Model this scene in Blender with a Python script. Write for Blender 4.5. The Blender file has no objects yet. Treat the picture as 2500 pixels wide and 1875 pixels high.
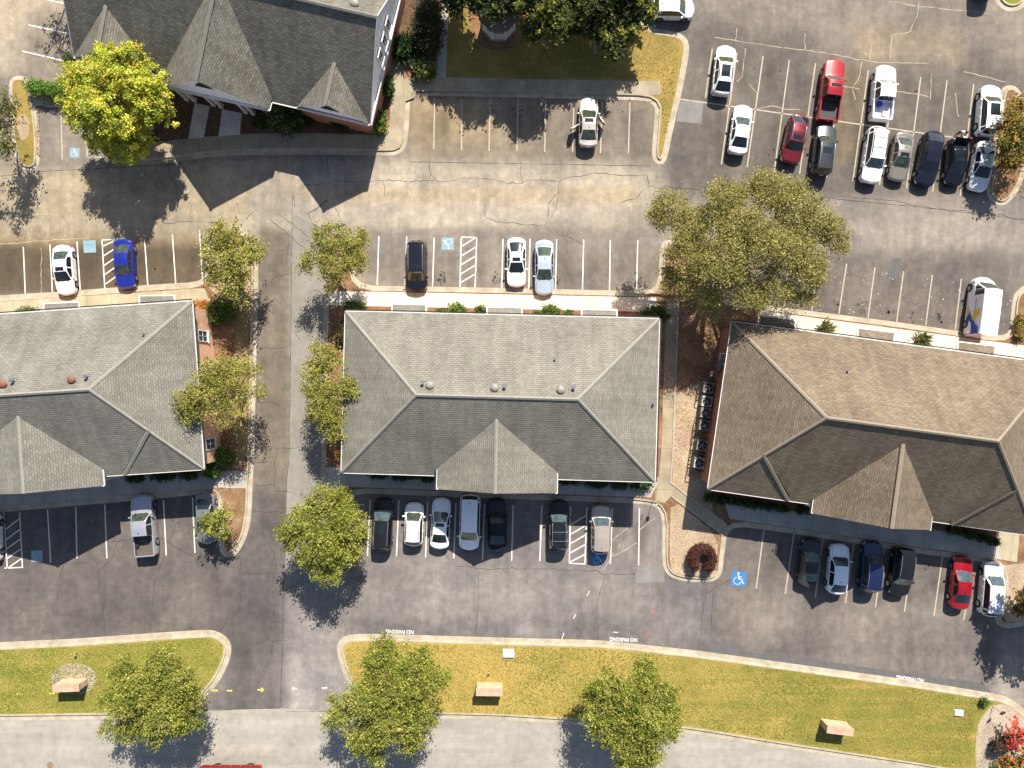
import bpy, bmesh, math, random
import numpy as np
from mathutils import Vector, Matrix
from mathutils.geometry import tessellate_polygon
random.seed(7)
H = 66.7            # camera height in metres; 25 photo pixels = 1 m on the ground
S = 25.0
scene = bpy.context.scene
COL = scene.collection
R = math.radians
def W(px, py, h=0.0):
    k = (H - h) / H
    return Vector(((px - 1250) / S * k, (937.5 - py) / S * k, h))
# ------------------------------------------------------------------ materials
MATS = {}
class NB:
    def __init__(s, name):
        s.m = bpy.data.materials.new(name); s.m.use_nodes = True
        s.t = s.m.node_tree; s.b = s.t.nodes['Principled BSDF']
    def n(s, typ, **kw):
        nd = s.t.nodes.new(typ)
        for k, v in kw.items():
            if k in nd.inputs: nd.inputs[k].default_value = v
            else: setattr(nd, k, v)
        return nd
    def l(s, a, b): s.t.links.new(a, b)
    def ramp(s, fac, stops):
        r = s.n('ShaderNodeValToRGB'); e = r.color_ramp.elements
        while len(e) < len(stops): e.new(0.5)
        for i, (p, c) in enumerate(stops):
            e[i].position = p; e[i].color = (*c, 1) if len(c) == 3 else c
        s.l(fac, r.inputs[0]); return r.outputs[0]
    def mix(s, mode, a, b, fac=1.0):
        x = s.n('ShaderNodeMix', data_type='RGBA', blend_type=mode)
        for sock, v in ((x.inputs[0], fac), (x.inputs[6], a), (x.inputs[7], b)):
            if hasattr(v, 'links'): s.l(v, sock)
            elif isinstance(v, (int, float)): sock.default_value = v
            else: sock.default_value = (*v, 1)
        return x.outputs[2]
    def noise(s, scale, detail=4, vec=None, rough=0.6, dist=0.0):
        x = s.n('ShaderNodeTexNoise', Scale=scale, Detail=detail, Roughness=rough, Distortion=dist)
        if vec is not None: s.l(vec, x.inputs['Vector'])
        return x.outputs[0]
    def pos(s): return s.n('ShaderNodeNewGeometry').outputs['Position']
    def bump(s, h, strength=0.3, dist=0.02):
        x = s.n('ShaderNodeBump', Strength=strength, Distance=dist)
        s.l(h, x.inputs['Height']); s.l(x.outputs[0], s.b.inputs['Normal'])
def mnoise(name, c1, c2, scale=3, rough=0.85, c3=None, fine=18, bump=0.3, detail=6):
    if name in MATS: return MATS[name]
    b = NB(name); p = b.pos()
    st = [(0.3, c1), (0.7, c2)] if c3 is None else [(0.25, c1), (0.5, c2), (0.75, c3)]
    c = b.ramp(b.noise(scale, detail, p), st)
    f = b.noise(fine, 3, p)
    c = b.mix('MULTIPLY', c, b.ramp(f, [(0.25, (.72,)*3), (0.75, (1.25,)*3)]))
    b.l(c, b.b.inputs['Base Color']); b.b.inputs['Roughness'].default_value = rough
    if bump: b.bump(f, bump)
    MATS[name] = b.m; return b.m
def plain(name, c, rough=0.5, metal=0.0, coat=0.0, spec=0.5, var=0.06):
    if name in MATS: return MATS[name]
    b = NB(name)
    f = b.noise(2.5, 5, b.pos())
    col = b.mix('MULTIPLY', c, b.ramp(f, [(0.3, (1 - var,)*3), (0.7, (1 + var,)*3)]))
    b.l(col, b.b.inputs['Base Color'])
    b.b.inputs['Roughness'].default_value = rough; b.b.inputs['Metallic'].default_value = metal
    b.b.inputs['Coat Weight'].default_value = coat; b.b.inputs['Specular IOR Level'].default_value = spec
    b.b.inputs['Coat Roughness'].default_value = 0.06
    b.b.inputs['Coat IOR'].default_value = 1.4
    MATS[name] = b.m; return b.m
def asphalt(name='asphalt', scale=1.0):
    b = NB(name); p = b.pos()
    a = b.n('ShaderNodeVertexColor', layer_name='Col').outputs[0]
    big = b.noise(0.16, 6, p, 0.62, 0.4)
    mid = b.noise(1.1, 6, p, 0.7)
    fine = b.noise(22, 2, p)
    sp = b.n('ShaderNodeTexVoronoi', Scale=2.2); b.l(p, sp.inputs['Vector'])
    spots = b.ramp(sp.outputs['Distance'], [(0.0, (.55,)*3), (0.07, (1,)*3)])
    sp2 = b.n('ShaderNodeTexVoronoi', Scale=0.9); b.l(p, sp2.inputs['Vector'])
    lights = b.ramp(sp2.outputs['Distance'], [(0.0, (2.2,)*3), (0.025, (1,)*3)])
    c = b.mix('MULTIPLY', a, b.ramp(big, [(0.30, (.74, .74, .77)), (0.70, (1.34, 1.31, 1.25))]))
    c = b.mix('MULTIPLY', c, b.ramp(mid, [(0.25, (.74,)*3), (0.5, (1,)*3), (0.78, (1.34,)*3)]))
    cl = b.noise(0.55, 8, p, 0.72, 1.8)
    c = b.mix('MULTIPLY', c, b.ramp(cl, [(0.42, (.95,)*3), (0.60, (1.04,)*3), (0.74, (1.38, 1.36, 1.32))]))
    mps = b.n('ShaderNodeMapping'); mps.inputs['Scale'].default_value = (1.3, .12, 1); b.l(p, mps.inputs[0])
    c = b.mix('MULTIPLY', c, b.ramp(b.noise(1.0, 5, mps.outputs[0], .65), [(0.3, (.86,)*3), (0.7, (1.12,)*3)]))
    c = b.mix('MULTIPLY', c, b.ramp(fine, [(0.25, (.84,)*3), (0.75, (1.16,)*3)]))
    c = b.mix('MULTIPLY', c, spots, 0.5); c = b.mix('MULTIPLY', c, lights, 0.6)
    b.l(c, b.b.inputs['Base Color']); b.b.inputs['Roughness'].default_value = 0.9
    b.b.inputs['Specular IOR Level'].default_value = 0.25
    b.bump(fine, 0.25, 0.01); return b.m
def sheet_asphalt(name, c):
    b = NB(name); p = b.pos()
    c1 = b.mix('MULTIPLY', c, b.ramp(b.noise(0.2, 6, p, 0.65, 0.5), [(0.3, (.84,)*3), (0.7, (1.14,)*3)]))
    c1 = b.mix('MULTIPLY', c1, b.ramp(b.noise(1.4, 5, p), [(0.3, (.88,)*3), (0.7, (1.12,)*3)]))
    mps = b.n('ShaderNodeMapping'); mps.inputs['Scale'].default_value = (.05, .8, 1) if 'street' in name else (.8, .05, 1); b.l(p, mps.inputs[0])
    c1 = b.mix('MULTIPLY', c1, b.ramp(b.noise(1.0, 5, mps.outputs[0], .6), [(0.3, (.86,)*3), (0.7, (1.10,)*3)]))
    c1 = b.mix('MULTIPLY', c1, b.ramp(b.noise(.5, 8, p, .75, 2.0), [(0.55, (1,)*3), (0.78, (.80, .79, .77))]))
    f = b.noise(22, 2, p)
    c1 = b.mix('MULTIPLY', c1, b.ramp(f, [(0.25, (.85,)*3), (0.75, (1.15,)*3)]))
    b.l(c1, b.b.inputs['Base Color']); b.b.inputs['Roughness'].default_value = 0.9; b.bump(f, .2, .01)
    return b.m
def shingle(name, c1, c2, c3, var=1.0):
    b = NB(name)
    uv = b.n('ShaderNodeUVMap').outputs[0]
    br = b.n('ShaderNodeTexBrick', offset=0.5, Scale=1.0)
    br.inputs['Color1'].default_value = (*c1, 1); br.inputs['Color2'].default_value = (*c2, 1)
    br.inputs['Mortar'].default_value = (*[v * 0.62 for v in c1], 1)
    br.inputs['Mortar Size'].default_value = 0.022; br.inputs['Mortar Smooth'].default_value = 0.4
    br.inputs['Brick Width'].default_value = 0.42; br.inputs['Row Height'].default_value = 0.20
    b.l(uv, br.inputs['Vector'])
    n1 = b.noise(0.35, 6, b.pos(), 0.6)
    mp = b.n('ShaderNodeMapping'); mp.inputs['Scale'].default_value = (2.4, 5.0, 1)
    b.l(uv, mp.inputs[0])
    n2 = b.noise(1.0, 2, mp.outputs[0], 0.8)
    c = b.mix('MULTIPLY', br.outputs[0], b.ramp(n1, [(0.28, (.80,)*3), (0.72, (1.17,)*3)]))
    c = b.mix('MULTIPLY', c, b.ramp(n2, [(0.3, (.87,)*3), (0.7, (1.13,)*3)]))
    mp2 = b.n('ShaderNodeMapping'); mp2.inputs['Scale'].default_value = (1.1, .14, 1); b.l(uv, mp2.inputs[0])
    c = b.mix('MULTIPLY', c, b.ramp(b.noise(1.0, 4, mp2.outputs[0], .6), [(0.3, (.84,)*3), (0.7, (1.12,)*3)]))
    c = b.mix('MIX', c, c3, b.ramp(b.noise(1.3, 4, b.pos()), [(0.5, (0,)*3), (0.8, (.35,)*3)]))
    b.l(c, b.b.inputs['Base Color']); b.b.inputs['Roughness'].default_value = 0.95
    b.b.inputs['Specular IOR Level'].default_value = 0.15
    # tilted courses: saw-tooth height along the slope
    sep = b.n('ShaderNodeSeparateXYZ'); b.l(uv, sep.inputs[0])
    fr = b.n('ShaderNodeMath', operation='FRACT')
    dv = b.n('ShaderNodeMath', operation='DIVIDE'); b.l(sep.outputs[1], dv.inputs[0]); dv.inputs[1].default_value = 0.20
    b.l(dv.outputs[0], fr.inputs[0])
    inv = b.n('ShaderNodeMath', operation='SUBTRACT'); inv.inputs[0].default_value = 1.0; b.l(fr.outputs[0], inv.inputs[1])
    b.bump(inv.outputs[0], 0.45, 0.03)
    return b.m
def brick(name, c1, c2, mortar, w=0.22, r=0.075):
    b = NB(name); uv = b.n('ShaderNodeUVMap').outputs[0]
    br = b.n('ShaderNodeTexBrick', offset=0.5, Scale=1.0)
    br.inputs['Color1'].default_value = (*c1, 1); br.inputs['Color2'].default_value = (*c2, 1)
    br.inputs['Mortar'].default_value = (*mortar, 1); br.inputs['Mortar Size'].default_value = 0.008
    br.inputs['Brick Width'].default_value = w; br.inputs['Row Height'].default_value = r
    b.l(uv, br.inputs['Vector'])
    c = b.mix('MULTIPLY', br.outputs[0], b.ramp(b.noise(1.6, 5, b.pos()), [(0.3, (.8,)*3), (0.7, (1.2,)*3)]))
    b.l(c, b.b.inputs['Base Color']); b.b.inputs['Roughness'].default_value = 0.9; return b.m
def slab(name, c1, c2, joint=1.6):
    b = NB(name); uv = b.n('ShaderNodeUVMap').outputs[0]; p = b.pos()
    c = b.ramp(b.noise(0.6, 7, p, 0.65), [(0.3, c1), (0.7, c2)])
    sep = b.n('ShaderNodeSeparateXYZ'); b.l(uv, sep.inputs[0])
    dv = b.n('ShaderNodeMath', operation='DIVIDE'); b.l(sep.outputs[0], dv.inputs[0]); dv.inputs[1].default_value = joint
    fr = b.n('ShaderNodeMath', operation='FRACT'); b.l(dv.outputs[0], fr.inputs[0])
    j = b.ramp(fr.outputs[0], [(0.0, (.35,)*3), (0.025, (1,)*3)])
    c = b.mix('MULTIPLY', c, j)
    f = b.noise(14, 3, p)
    c = b.mix('MULTIPLY', c, b.ramp(f, [(0.25, (.88,)*3), (0.75, (1.12,)*3)]))
    b.l(c, b.b.inputs['Base Color']); b.b.inputs['Roughness'].default_value = 0.85; b.bump(f, .2, .01); return b.m
def grass(name, green, straw, brown, bias=0.5, xshift=0.0):
    b = NB(name); p = b.pos()
    big = b.noise(0.28, 6, p, 0.62, 0.5); mid = b.noise(1.7, 5, p, 0.7); fine = b.noise(9, 3, p, 0.75)
    mp = b.n('ShaderNodeMapping'); mp.inputs['Scale'].default_value = (0.12, 1.1, 1); b.l(p, mp.inputs[0])
    stripe = b.noise(1.0, 4, mp.outputs[0], 0.6)
    sep = b.n('ShaderNodeSeparateXYZ'); b.l(p, sep.inputs[0])
    gx = b.n('ShaderNodeMath', operation='MULTIPLY_ADD'); b.l(sep.outputs[0], gx.inputs[0])
    gx.inputs[1].default_value = xshift; b.l(big, gx.inputs[2])
    c = b.ramp(gx.outputs[0], [(bias - .18, straw), (bias + .16, green)])
    c = b.mix('MIX', c, straw, b.ramp(stripe, [(0.48, (0,)*3), (0.75, (.75,)*3)]))
    c = b.mix('MIX', c, brown, b.ramp(mid, [(0.50, (0,)*3), (0.80, (.75,)*3)]))
    c = b.mix('MULTIPLY', c, b.ramp(fine, [(0.22, (.74,)*3), (0.5, (1,)*3), (0.78, (1.24,)*3)]))
    b.l(c, b.b.inputs['Base Color']); b.b.inputs['Roughness'].default_value = 0.95
    b.b.inputs['Specular IOR Level'].default_value = 0.1
    b.bump(fine, .3, .03); return b.m
def litter(name, c1, c2, c3):
    b = NB(name); p = b.pos()
    c = b.ramp(b.noise(0.5, 6, p, 0.65, 0.6), [(0.3, c1), (0.52, c2), (0.72, c3)])
    f = b.noise(7, 4, p, 0.8)
    c = b.mix('MULTIPLY', c, b.ramp(f, [(0.28, (.45,)*3), (0.5, (.95,)*3), (0.72, (1.7,)*3)]))
    b.l(c, b.b.inputs['Base Color']); b.b.inputs['Roughness'].default_value = 0.95
    b.b.inputs['Specular IOR Level'].default_value = 0.1; b.bump(f, .6, .04); return b.m
def leafmat(name, trans=0.35):
    b = NB(name)
    a = b.n('ShaderNodeVertexColor', layer_name='Col').outputs[0]
    b.l(a, b.b.inputs['Base Color']); b.b.inputs['Roughness'].default_value = 0.7
    b.b.inputs['Specular IOR Level'].default_value = 0.25
    tr = b.n('ShaderNodeBsdfTranslucent'); b.l(a, tr.inputs[0])
    mx = b.n('ShaderNodeMixShader'); mx.inputs[0].default_value = trans
    b.l(b.b.outputs[0], mx.inputs[1]); b.l(tr.outputs[0], mx.inputs[2])
    b.l(mx.outputs[0], b.t.nodes['Material Output'].inputs[0]); return b.m
def paintmat(name, c, wear=0.35):
    b = NB(name); p = b.pos()
    f = b.ramp(b.noise(1.8, 7, p, 0.75), [(0.30, (0.35,)*3), (0.55, (1,)*3)])
    c2 = b.mix('MIX', [v * 0.45 for v in c], c, f)
    c2 = b.mix('MIX', c, c2, wear * 2)
    b.l(c2, b.b.inputs['Base Color']); b.b.inputs['Roughness'].default_value = 0.8; return b.m
M = {
 'asphalt': asphalt(),
 'street': sheet_asphalt('street_asphalt', (.285, .260, .225)),
 'patch': sheet_asphalt('drive_asphalt', (.205, .187, .160)),
 'darkpatch': sheet_asphalt('dark_patch', (.10, .095, .092)),
 'lightpatch': sheet_asphalt('light_patch', (.175, .165, .155)),
 'kerb': mnoise('kerb_concrete', (.27, .225, .155), (.44, .385, .295), .9, .85, None, 12, .2),
 'walk': slab('pavement_concrete', (.46, .41, .33), (.62, .57, .48)),
 'walk2': slab('pavement_old', (.25, .215, .14), (.42, .37, .26), 2.4),
 'walkg': slab('pavement_grey', (.28, .26, .23), (.40, .37, .325), 2.2),
 'walkb': slab('pavement_brown', (.21, .17, .115), (.35, .295, .20), 2.0),
 'g_left': grass('grass_green', (.165, .172, .028), (.31, .25, .06), (.27, .195, .06), .44),
 'g_mid': grass('grass_mixed', (.165, .162, .032), (.34, .25, .07), (.31, .19, .065), .65, .009),
 'g_gold': grass('grass_gold', (.16, .135, .035), (.32, .22, .065), (.24, .155, .055), .5),
 'g_dry': grass('grass_dry', (.15, .135, .045), (.32, .245, .13), (.27, .175, .09), .5),
 'mulch': litter('pine_straw', (.13, .07, .035), (.21, .125, .07), (.33, .22, .135)),
 'mulchred': litter('red_mulch', (.15, .075, .045), (.22, .115, .07), (.30, .18, .11)),
 'tan': litter('tan_litter', (.26, .19, .125), (.35, .265, .18), (.44, .345, .245)),
 'gravel': litter('gravel', (.26, .21, .16), (.34, .285, .225), (.41, .355, .29)),
 'soil': litter('dark_soil', (.075, .05, .03), (.12, .075, .045), (.17, .11, .07)),
 'roof_l': shingle('shingle_grey', (.158, .150, .128), (.198, .188, .162), (.18, .168, .143)),
 'roof_c': shingle('shingle_greytan', (.172, .161, .135), (.215, .201, .170), (.198, .181, .15)),
 'roof_r': shingle('shingle_brown', (.142, .111, .080), (.198, .157, .115), (.168, .128, .091)),
 'roof_ch': shingle('shingle_dark', (.120, .111, .092), (.182, .169, .143), (.15, .136, .113)),
 'cap_l': mnoise('ridge_grey', (.195, .185, .162), (.24, .228, .20), 3),
 'cap_r': mnoise('ridge_brown', (.195, .155, .112), (.24, .194, .145), 3),
 'cap_ch': mnoise('ridge_dark', (.125, .116, .10), (.165, .153, .133), 3),
 'brick': brick('brick_orange', (.60, .30, .17), (.70, .39, .23), (.66, .52, .40)),
 'brickred': brick('brick_red', (.28, .10, .06), (.36, .14, .08), (.34, .24, .18)),
 'bricksign': brick('brick_sign', (.46, .27, .165), (.54, .34, .22), (.5, .37, .27)),
 'white': plain('white_trim', (.62, .61, .59), .45),
 'siding': plain('white_siding', (.84, .85, .88), .5),
 'black': plain('black_rubber', (.012, .012, .013), .7),
 'dark': plain('dark_metal', (.03, .03, .033), .45, .4),
 'steel': plain('grey_metal', (.30, .31, .32), .4, .7),
 'rim': plain('alloy', (.45, .45, .46), .3, .8),
 'glass': plain('car_glass', (.010, .014, .016), .04, 0, .3, .8),
 'glassg': plain('car_glass_green', (.036, .048, .034), .05, 0, .4, .8, .7),
 'glassb': plain('car_glass_blue', (.05, .075, .085), .05, 0, .4, .8, .5),
 'wglass': plain('window_glass', (.05, .07, .09), .05, 0, 0, .8),
 'line': paintmat('line_white', (.66, .63, .57)),
 'liney': paintmat('line_faded', (.40, .34, .26), .45),
 'lineye': paintmat('line_yellow', (.70, .60, .10)),
 'linered': paintmat('line_red', (.55, .12, .08), .5),
 'blue': paintmat('paint_blue', (.03, .16, .38)),
 'bluepale': paintmat('paint_paleblue', (.20, .31, .36)),
 'crack': plain('crack_sealer', (.035, .030, .028), .9),
 'crackt': plain('crack_dust', (.42, .34, .23), .95),
 'head': plain('headlamp', (.55, .57, .58), .1, 0, .6),
 'tail': plain('taillamp', (.35, .012, .012), .15, 0, .6),
 'plate': plain('number_plate', (.6, .6, .58), .4),
 'bark': mnoise('bark', (.13, .10, .07), (.26, .21, .16), 6),
 'barkpale': mnoise('bark_pale', (.30, .27, .22), (.46, .42, .35), 6),
 'leaf': leafmat('foliage'), 'leafd': leafmat('foliage_dense', .18),
 'terracotta': plain('vent_rust', (.17, .07, .04), .7),
 'ventgrey': plain('vent_grey', (.22, .21, .18), .6), 'acgrey': plain('ac_grey', (.42, .42, .40), .5),
 'skin': plain('skin', (.50, .30, .21), .6), 'hair': plain('hair', (.02, .018, .02), .25),
 'cloth': plain('dark_cloth', (.03, .04, .06), .8), 'cloth2': plain('pale_cloth', (.6, .5, .45), .8),
 'red': plain('trailer_red', (.26, .018, .012), .4, 0, .3),
 'gold': paintmat('graphic_yellow', (.65, .48, .05), .1), 'navy': paintmat('graphic_blue', (.02, .08, .32), .1),
 'text': paintmat('graphic_black', (.03, .03, .04), .0),
}
# ------------------------------------------------------------------ mesh helpers
def tag(o, label=None, cat=None, group=None, kind=None):
    if label: o['label'] = label
    if cat: o['category'] = cat
    if group: o['group'] = group
    if kind: o['kind'] = kind
    return o
def thing(name, label, cat, loc, rz=0, group=None):
    o = bpy.data.objects.new(name, None); COL.objects.link(o); o.empty_display_size = .3
    o.location = loc; o.rotation_euler = (0, 0, rz); return tag(o, label, cat, group)
def mesh(name, vs, fs, mat, parent=None, uv=None, smooth=False, cols=None, world=False, sharp=None):
    """world=True: vertices are world coordinates and the parent is an unrotated Empty"""
    vs = [Vector(v) for v in vs]
    off = Vector((0, 0, 0))
    if parent is not None and world: off = parent.location.copy()
    if parent is None:
        n = len(vs); off = Vector((sum(v.x for v in vs) / n, sum(v.y for v in vs) / n, min(v.z for v in vs)))
    me = bpy.data.meshes.new(name)
    me.from_pydata([tuple(v - off) for v in vs], [], [tuple(f) for f in fs]); me.validate()
    me.materials.append(M[mat] if isinstance(mat, str) else mat)
    if uv:
        l = me.uv_layers.new(name='UVMap')
        for p in me.polygons:
            for li in p.loop_indices: l.data[li].uv = uv[me.loops[li].vertex_index]
    if smooth:
        me.polygons.foreach_set('use_smooth', [True] * len(me.polygons))
        if sharp: me.set_sharp_from_angle(angle=R(sharp))
    o = bpy.data.objects.new(name, me); COL.objects.link(o)
    if parent is not None: o.parent = parent
    else: o.location = off
    return o
class MB:
    def __init__(s): s.v = []; s.f = []; s.uv = []
    def add(s, vs, fs, uvs=None):
        b = len(s.v); s.v += [Vector(v) for v in vs]; s.f += [[b + i for i in f] for f in fs]
        s.uv += uvs if uvs else [(v[0], v[1]) for v in vs]
    def box(s, c, d, rz=0, tilt=None):
        m = Matrix.Rotation(rz, 3, 'Z')
        if tilt: m = m @ tilt
        vs = [Vector(c) + m @ Vector((x * d[0] / 2, y * d[1] / 2, z * d[2] / 2)) for x in (-1, 1) for y in (-1, 1) for z in (-1, 1)]
        s.add(vs, [(0, 1, 3, 2), (4, 6, 7, 5), (0, 4, 5, 1), (2, 3, 7, 6), (0, 2, 6, 4), (1, 5, 7, 3)],)
    def bar(s, a, b, w, t):
        a = Vector(a); b = Vector(b); d = (b - a); L = d.length; d.normalize()
        up = Vector((0, 0, 1)) if abs(d.z) < .9 else Vector((0, 1, 0))
        sd = d.cross(up).normalized(); up = sd.cross(d)
        vs = [p + sd * x * w / 2 + up * z * t / 2 for p in (a, b) for x in (-1, 1) for z in (-1, 1)]
        s.add(vs, [(0, 1, 3, 2), (4, 6, 7, 5), (0, 4, 5, 1), (2, 3, 7, 6), (0, 2, 6, 4), (1, 5, 7, 3)])
    def tube(s, pts, rs, n=8, cap=True):
        b = len(s.v); pts = [Vector(p) for p in pts]
        for i, p in enumerate(pts):
            d = (pts[min(i + 1, len(pts) - 1)] - pts[max(i - 1, 0)]).normalized()
            up = Vector((0, 0, 1)) if abs(d.z) < .9 else Vector((1, 0, 0))
            a = d.cross(up).normalized(); c = d.cross(a)
            for k in range(n):
                t = 2 * math.pi * k / n
                s.v.append(p + (a * math.cos(t) + c * math.sin(t)) * rs[i]); s.uv.append((0, 0))
        for i in range(len(pts) - 1):
            for k in range(n):
                s.f.append([b + i * n + k, b + i * n + (k + 1) % n, b + (i + 1) * n + (k + 1) % n, b + (i + 1) * n + k])
        if cap:
            s.f.append([b + k for k in range(n)][::-1]); s.f.append([b + (len(pts) - 1) * n + k for k in range(n)])
    def cyl(s, c, r, h, n=16, r2=None):
        c = Vector(c); s.tube([c, c + Vector((0, 0, h))], [r, r if r2 is None else r2], n)
    def dome(s, c, r, hz, n=14, m=5):
        c = Vector(c)
        pts = [c + Vector((0, 0, hz * math.sin(R(90) * i / m))) for i in range(m + 1)]
        s.tube(pts, [max(r * math.cos(R(90) * i / m), .01) for i in range(m + 1)], n)
    def out(s, name, mat, parent=None, smooth=False, world=False, sharp=40):
        return mesh(name, s.v, s.f, mat, parent, s.uv, smooth, None, world, sharp if smooth else None)
def tess(pts):
    return [list(t) for t in tessellate_polygon([[Vector((p[0], p[1], 0)) for p in pts]])]
def chaikin(p, it=1):
    for _ in range(it):
        q = []
        for i in range(len(p)):
            a, b = Vector(p[i]), Vector(p[(i + 1) % len(p)])
            L = (b - a).length; c = min(.25, .9 / max(L, .01))
            q += [a.lerp(b, c), a.lerp(b, 1 - c)]
        p = q
    return p
def area(p): return sum(p[i][0] * p[(i + 1) % len(p)][1] - p[(i + 1) % len(p)][0] * p[i][1] for i in range(len(p))) / 2
def inset(p, d):
    n = len(p); out = []
    for i in range(n):
        a, b, c = Vector(p[i - 1][:2]), Vector(p[i][:2]), Vector(p[(i + 1) % n][:2])
        e1 = (b - a).normalized(); e2 = (c - b).normalized()
        n1 = Vector((-e1.y, e1.x)); n2 = Vector((-e2.y, e2.x)); m = (n1 + n2)
        if m.length < .2: m = n1.copy()
        m.normalize(); k = d / max(m.dot(n1), .55); out.append(b + m * k)
    return out
def flat(name, pxs, mat, z, label=None, kind='structure', uvdir=None, rnd=0, parent=None):
    p = [W(x, y) for x, y in pxs]; p = [Vector((v.x, v.y)) for v in p]
    if area(p) < 0: p.reverse()
    if rnd: p = chaikin(p, rnd)
    u = Vector(uvdir).normalized() if uvdir else Vector((1, 0)); v = Vector((-u.y, u.x))
    vs = [Vector((q.x, q.y, z)) for q in p]
    o = mesh(name, vs, tess(p), mat, parent, [(q.dot(u), q.dot(v)) for q in p])
    o.data.flip_normals() if o.data.polygons and o.data.polygons[0].normal.z < 0 else None
    if kind: o['kind'] = kind
    return o
FILLZ = .13
def island(pxs, fillmat, fillname, pan=.42, kw=.18, rnd=2, kerbname='kerb'):
    p = [Vector(W(x, y)[:2]) for x, y in pxs]
    if area(p) < 0: p.reverse()
    p = chaikin(p, rnd)
    rings = [(0, .002), (.02, .012), (pan, .020), (pan + .03, .145), (pan + kw, .150), (pan + kw + .01, .10)]
    vs, fs = [], []; n = len(p)
    for d, z in rings:
        q = inset(p, d); vs += [Vector((v.x, v.y, z)) for v in q]
    for r in range(len(rings) - 1):
        for i in range(n):
            j = (i + 1) % n; fs.append([r * n + i, r * n + j, (r + 1) * n + j, (r + 1) * n + i])
    o = mesh(kerbname, vs, fs, 'kerb', None, [(v.x, v.y) for v in vs]); o['kind'] = 'structure'
    q = inset(p, pan + kw)
    fo = mesh(fillname, [Vector((v.x, v.y, FILLZ)) for v in q], tess(q), fillmat, None, [(v.x, v.y) for v in q])
    if fo.data.polygons[0].normal.z < 0: fo.data.flip_normals()
    fo['kind'] = 'structure'; return o
def strip(name, pxs, wid, mat, z=.006, jag=0, kind='structure', taper=False):
    pts = [Vector(W(x, y)[:2]) for x, y in pxs]
    if jag:
        q = []
        for a, b in zip(pts, pts[1:]):
            m = max(int((b - a).length / .35), 1); nrm = Vector((-(b - a).y, (b - a).x)).normalized()
            w = 0
            for i in range(m):
                q.append(a.lerp(b, i / m) + nrm * w); w = w * .6 + random.uniform(-jag, jag)
        q.append(pts[-1]); pts = q
    vs = []
    for i, p in enumerate(pts):
        d = (pts[min(i + 1, len(pts) - 1)] - pts[max(i - 1, 0)]).normalized(); nr = Vector((-d.y, d.x))
        w = wid * (random.uniform(.4, 1.3) if jag else 1) / 2
        if taper and i in (0, len(pts) - 1): w *= .3
        vs += [Vector((*(p + nr * w), z)), Vector((*(p - nr * w), z))]
    fs = [[2 * i + 1, 2 * i + 3, 2 * i + 2, 2 * i] for i in range(len(pts) - 1)]
    o = mesh(name, vs, fs, mat)
    if kind: o['kind'] = kind
    return o
# ------------------------------------------------------------------ world, sun, camera
sd = Vector((.29, 1.06, 1.0)).normalized()
w = bpy.data.worlds.new('World'); scene.world = w; w.use_nodes = True
nt = w.node_tree; sky = nt.nodes.new('ShaderNodeTexSky'); sky.sky_type = 'NISHITA'; sky.sun_disc = False
sky.sun_elevation = math.asin(sd.z); sky.sun_rotation = math.atan2(sd.x, sd.y)
nt.links.new(sky.outputs[0], nt.nodes['Background'].inputs[0]); nt.nodes['Background'].inputs[1].default_value = 0.070
sl = bpy.data.lights.new('sun', 'SUN'); sl.energy = 5.0; sl.angle = R(.5); sl.color = (1, .935, .83)
so = bpy.data.objects.new('sun', sl); COL.objects.link(so)
so.rotation_euler = (-sd).to_track_quat('-Z', 'Y').to_euler(); so.location = (0, 0, 90)
cam = bpy.data.cameras.new('camera'); co = bpy.data.objects.new('camera', cam); COL.objects.link(co)
co.location = (0, 0, H); cam.sensor_width = 36; cam.lens = 36 * H / 100; cam.clip_end = 2000
scene.camera = co
scene.view_settings.view_transform = 'Standard'; scene.view_settings.look = 'None'; scene.view_settings.exposure = 1.06
# ------------------------------------------------------------------ ground
xs = np.arange(-150, 2651, 10.0); ys = np.arange(-150, 2026, 10.0)
X, Y = np.meshgrid(xs, ys)
def sst(a, b, v):
    t = np.clip((v - a) / (b - a), 0, 1); return t * t * (3 - 2 * t)
def bx(x0, y0, x1, y1, s=25):
    return sst(x0 - s, x0 + s, X) * (1 - sst(x1 - s, x1 + s, X)) * sst(y0 - s, y0 + s, Y) * (1 - sst(y1 - s, y1 + s, Y))
C = np.zeros(X.shape + (3,)); C[:] = (.175, .158, .147)
def lay(wt, c, a=1.0):
    global C
    C = C * (1 - (wt * a)[..., None]) + np.array(c) * (wt * a)[..., None]
lay(bx(-200, 385, 1620, 575, 30), (.345, .312, .255))
lay(bx(-200, 400, 620, 560, 60), (.335, .285, .195), .8)
lay(bx(620, 430, 1500, 545, 25), (.42, .375, .32), .6)
lay(bx(700, 455, 1560, 495, 14), (.36, .29, .19), .6)
lay(bx(-200, -200, 170, 180, 50), (.40, .345, .27))
lay(bx(60, 20, 300, 180, 30), (.23, .20, .165), .8)
lay(bx(85, 260, 310, 410, 15), (.22, .20, .175))
lay(bx(130, 260, 240, 400, 10), (.28, .255, .22), .5)
lay(bx(-200, 590, 500, 715, 12), (.115, .092, .063))
lay(bx(-200, 565, 500, 600, 15), (.33, .26, .15), .6)
lay(bx(865, 560, 1615, 715, 14), (.235, .21, .185))
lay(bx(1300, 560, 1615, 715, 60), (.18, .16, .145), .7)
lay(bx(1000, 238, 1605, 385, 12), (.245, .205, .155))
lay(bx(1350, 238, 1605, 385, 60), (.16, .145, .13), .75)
lay(bx(1000, 238, 1210, 330, 40), (.36, .28, .16), .6)
lay(bx(640, 380, 720, 560, 30), (.30, .265, .215), .8)
lay(bx(632, 560, 716, 1300, 12), (.235, .205, .168))
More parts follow.
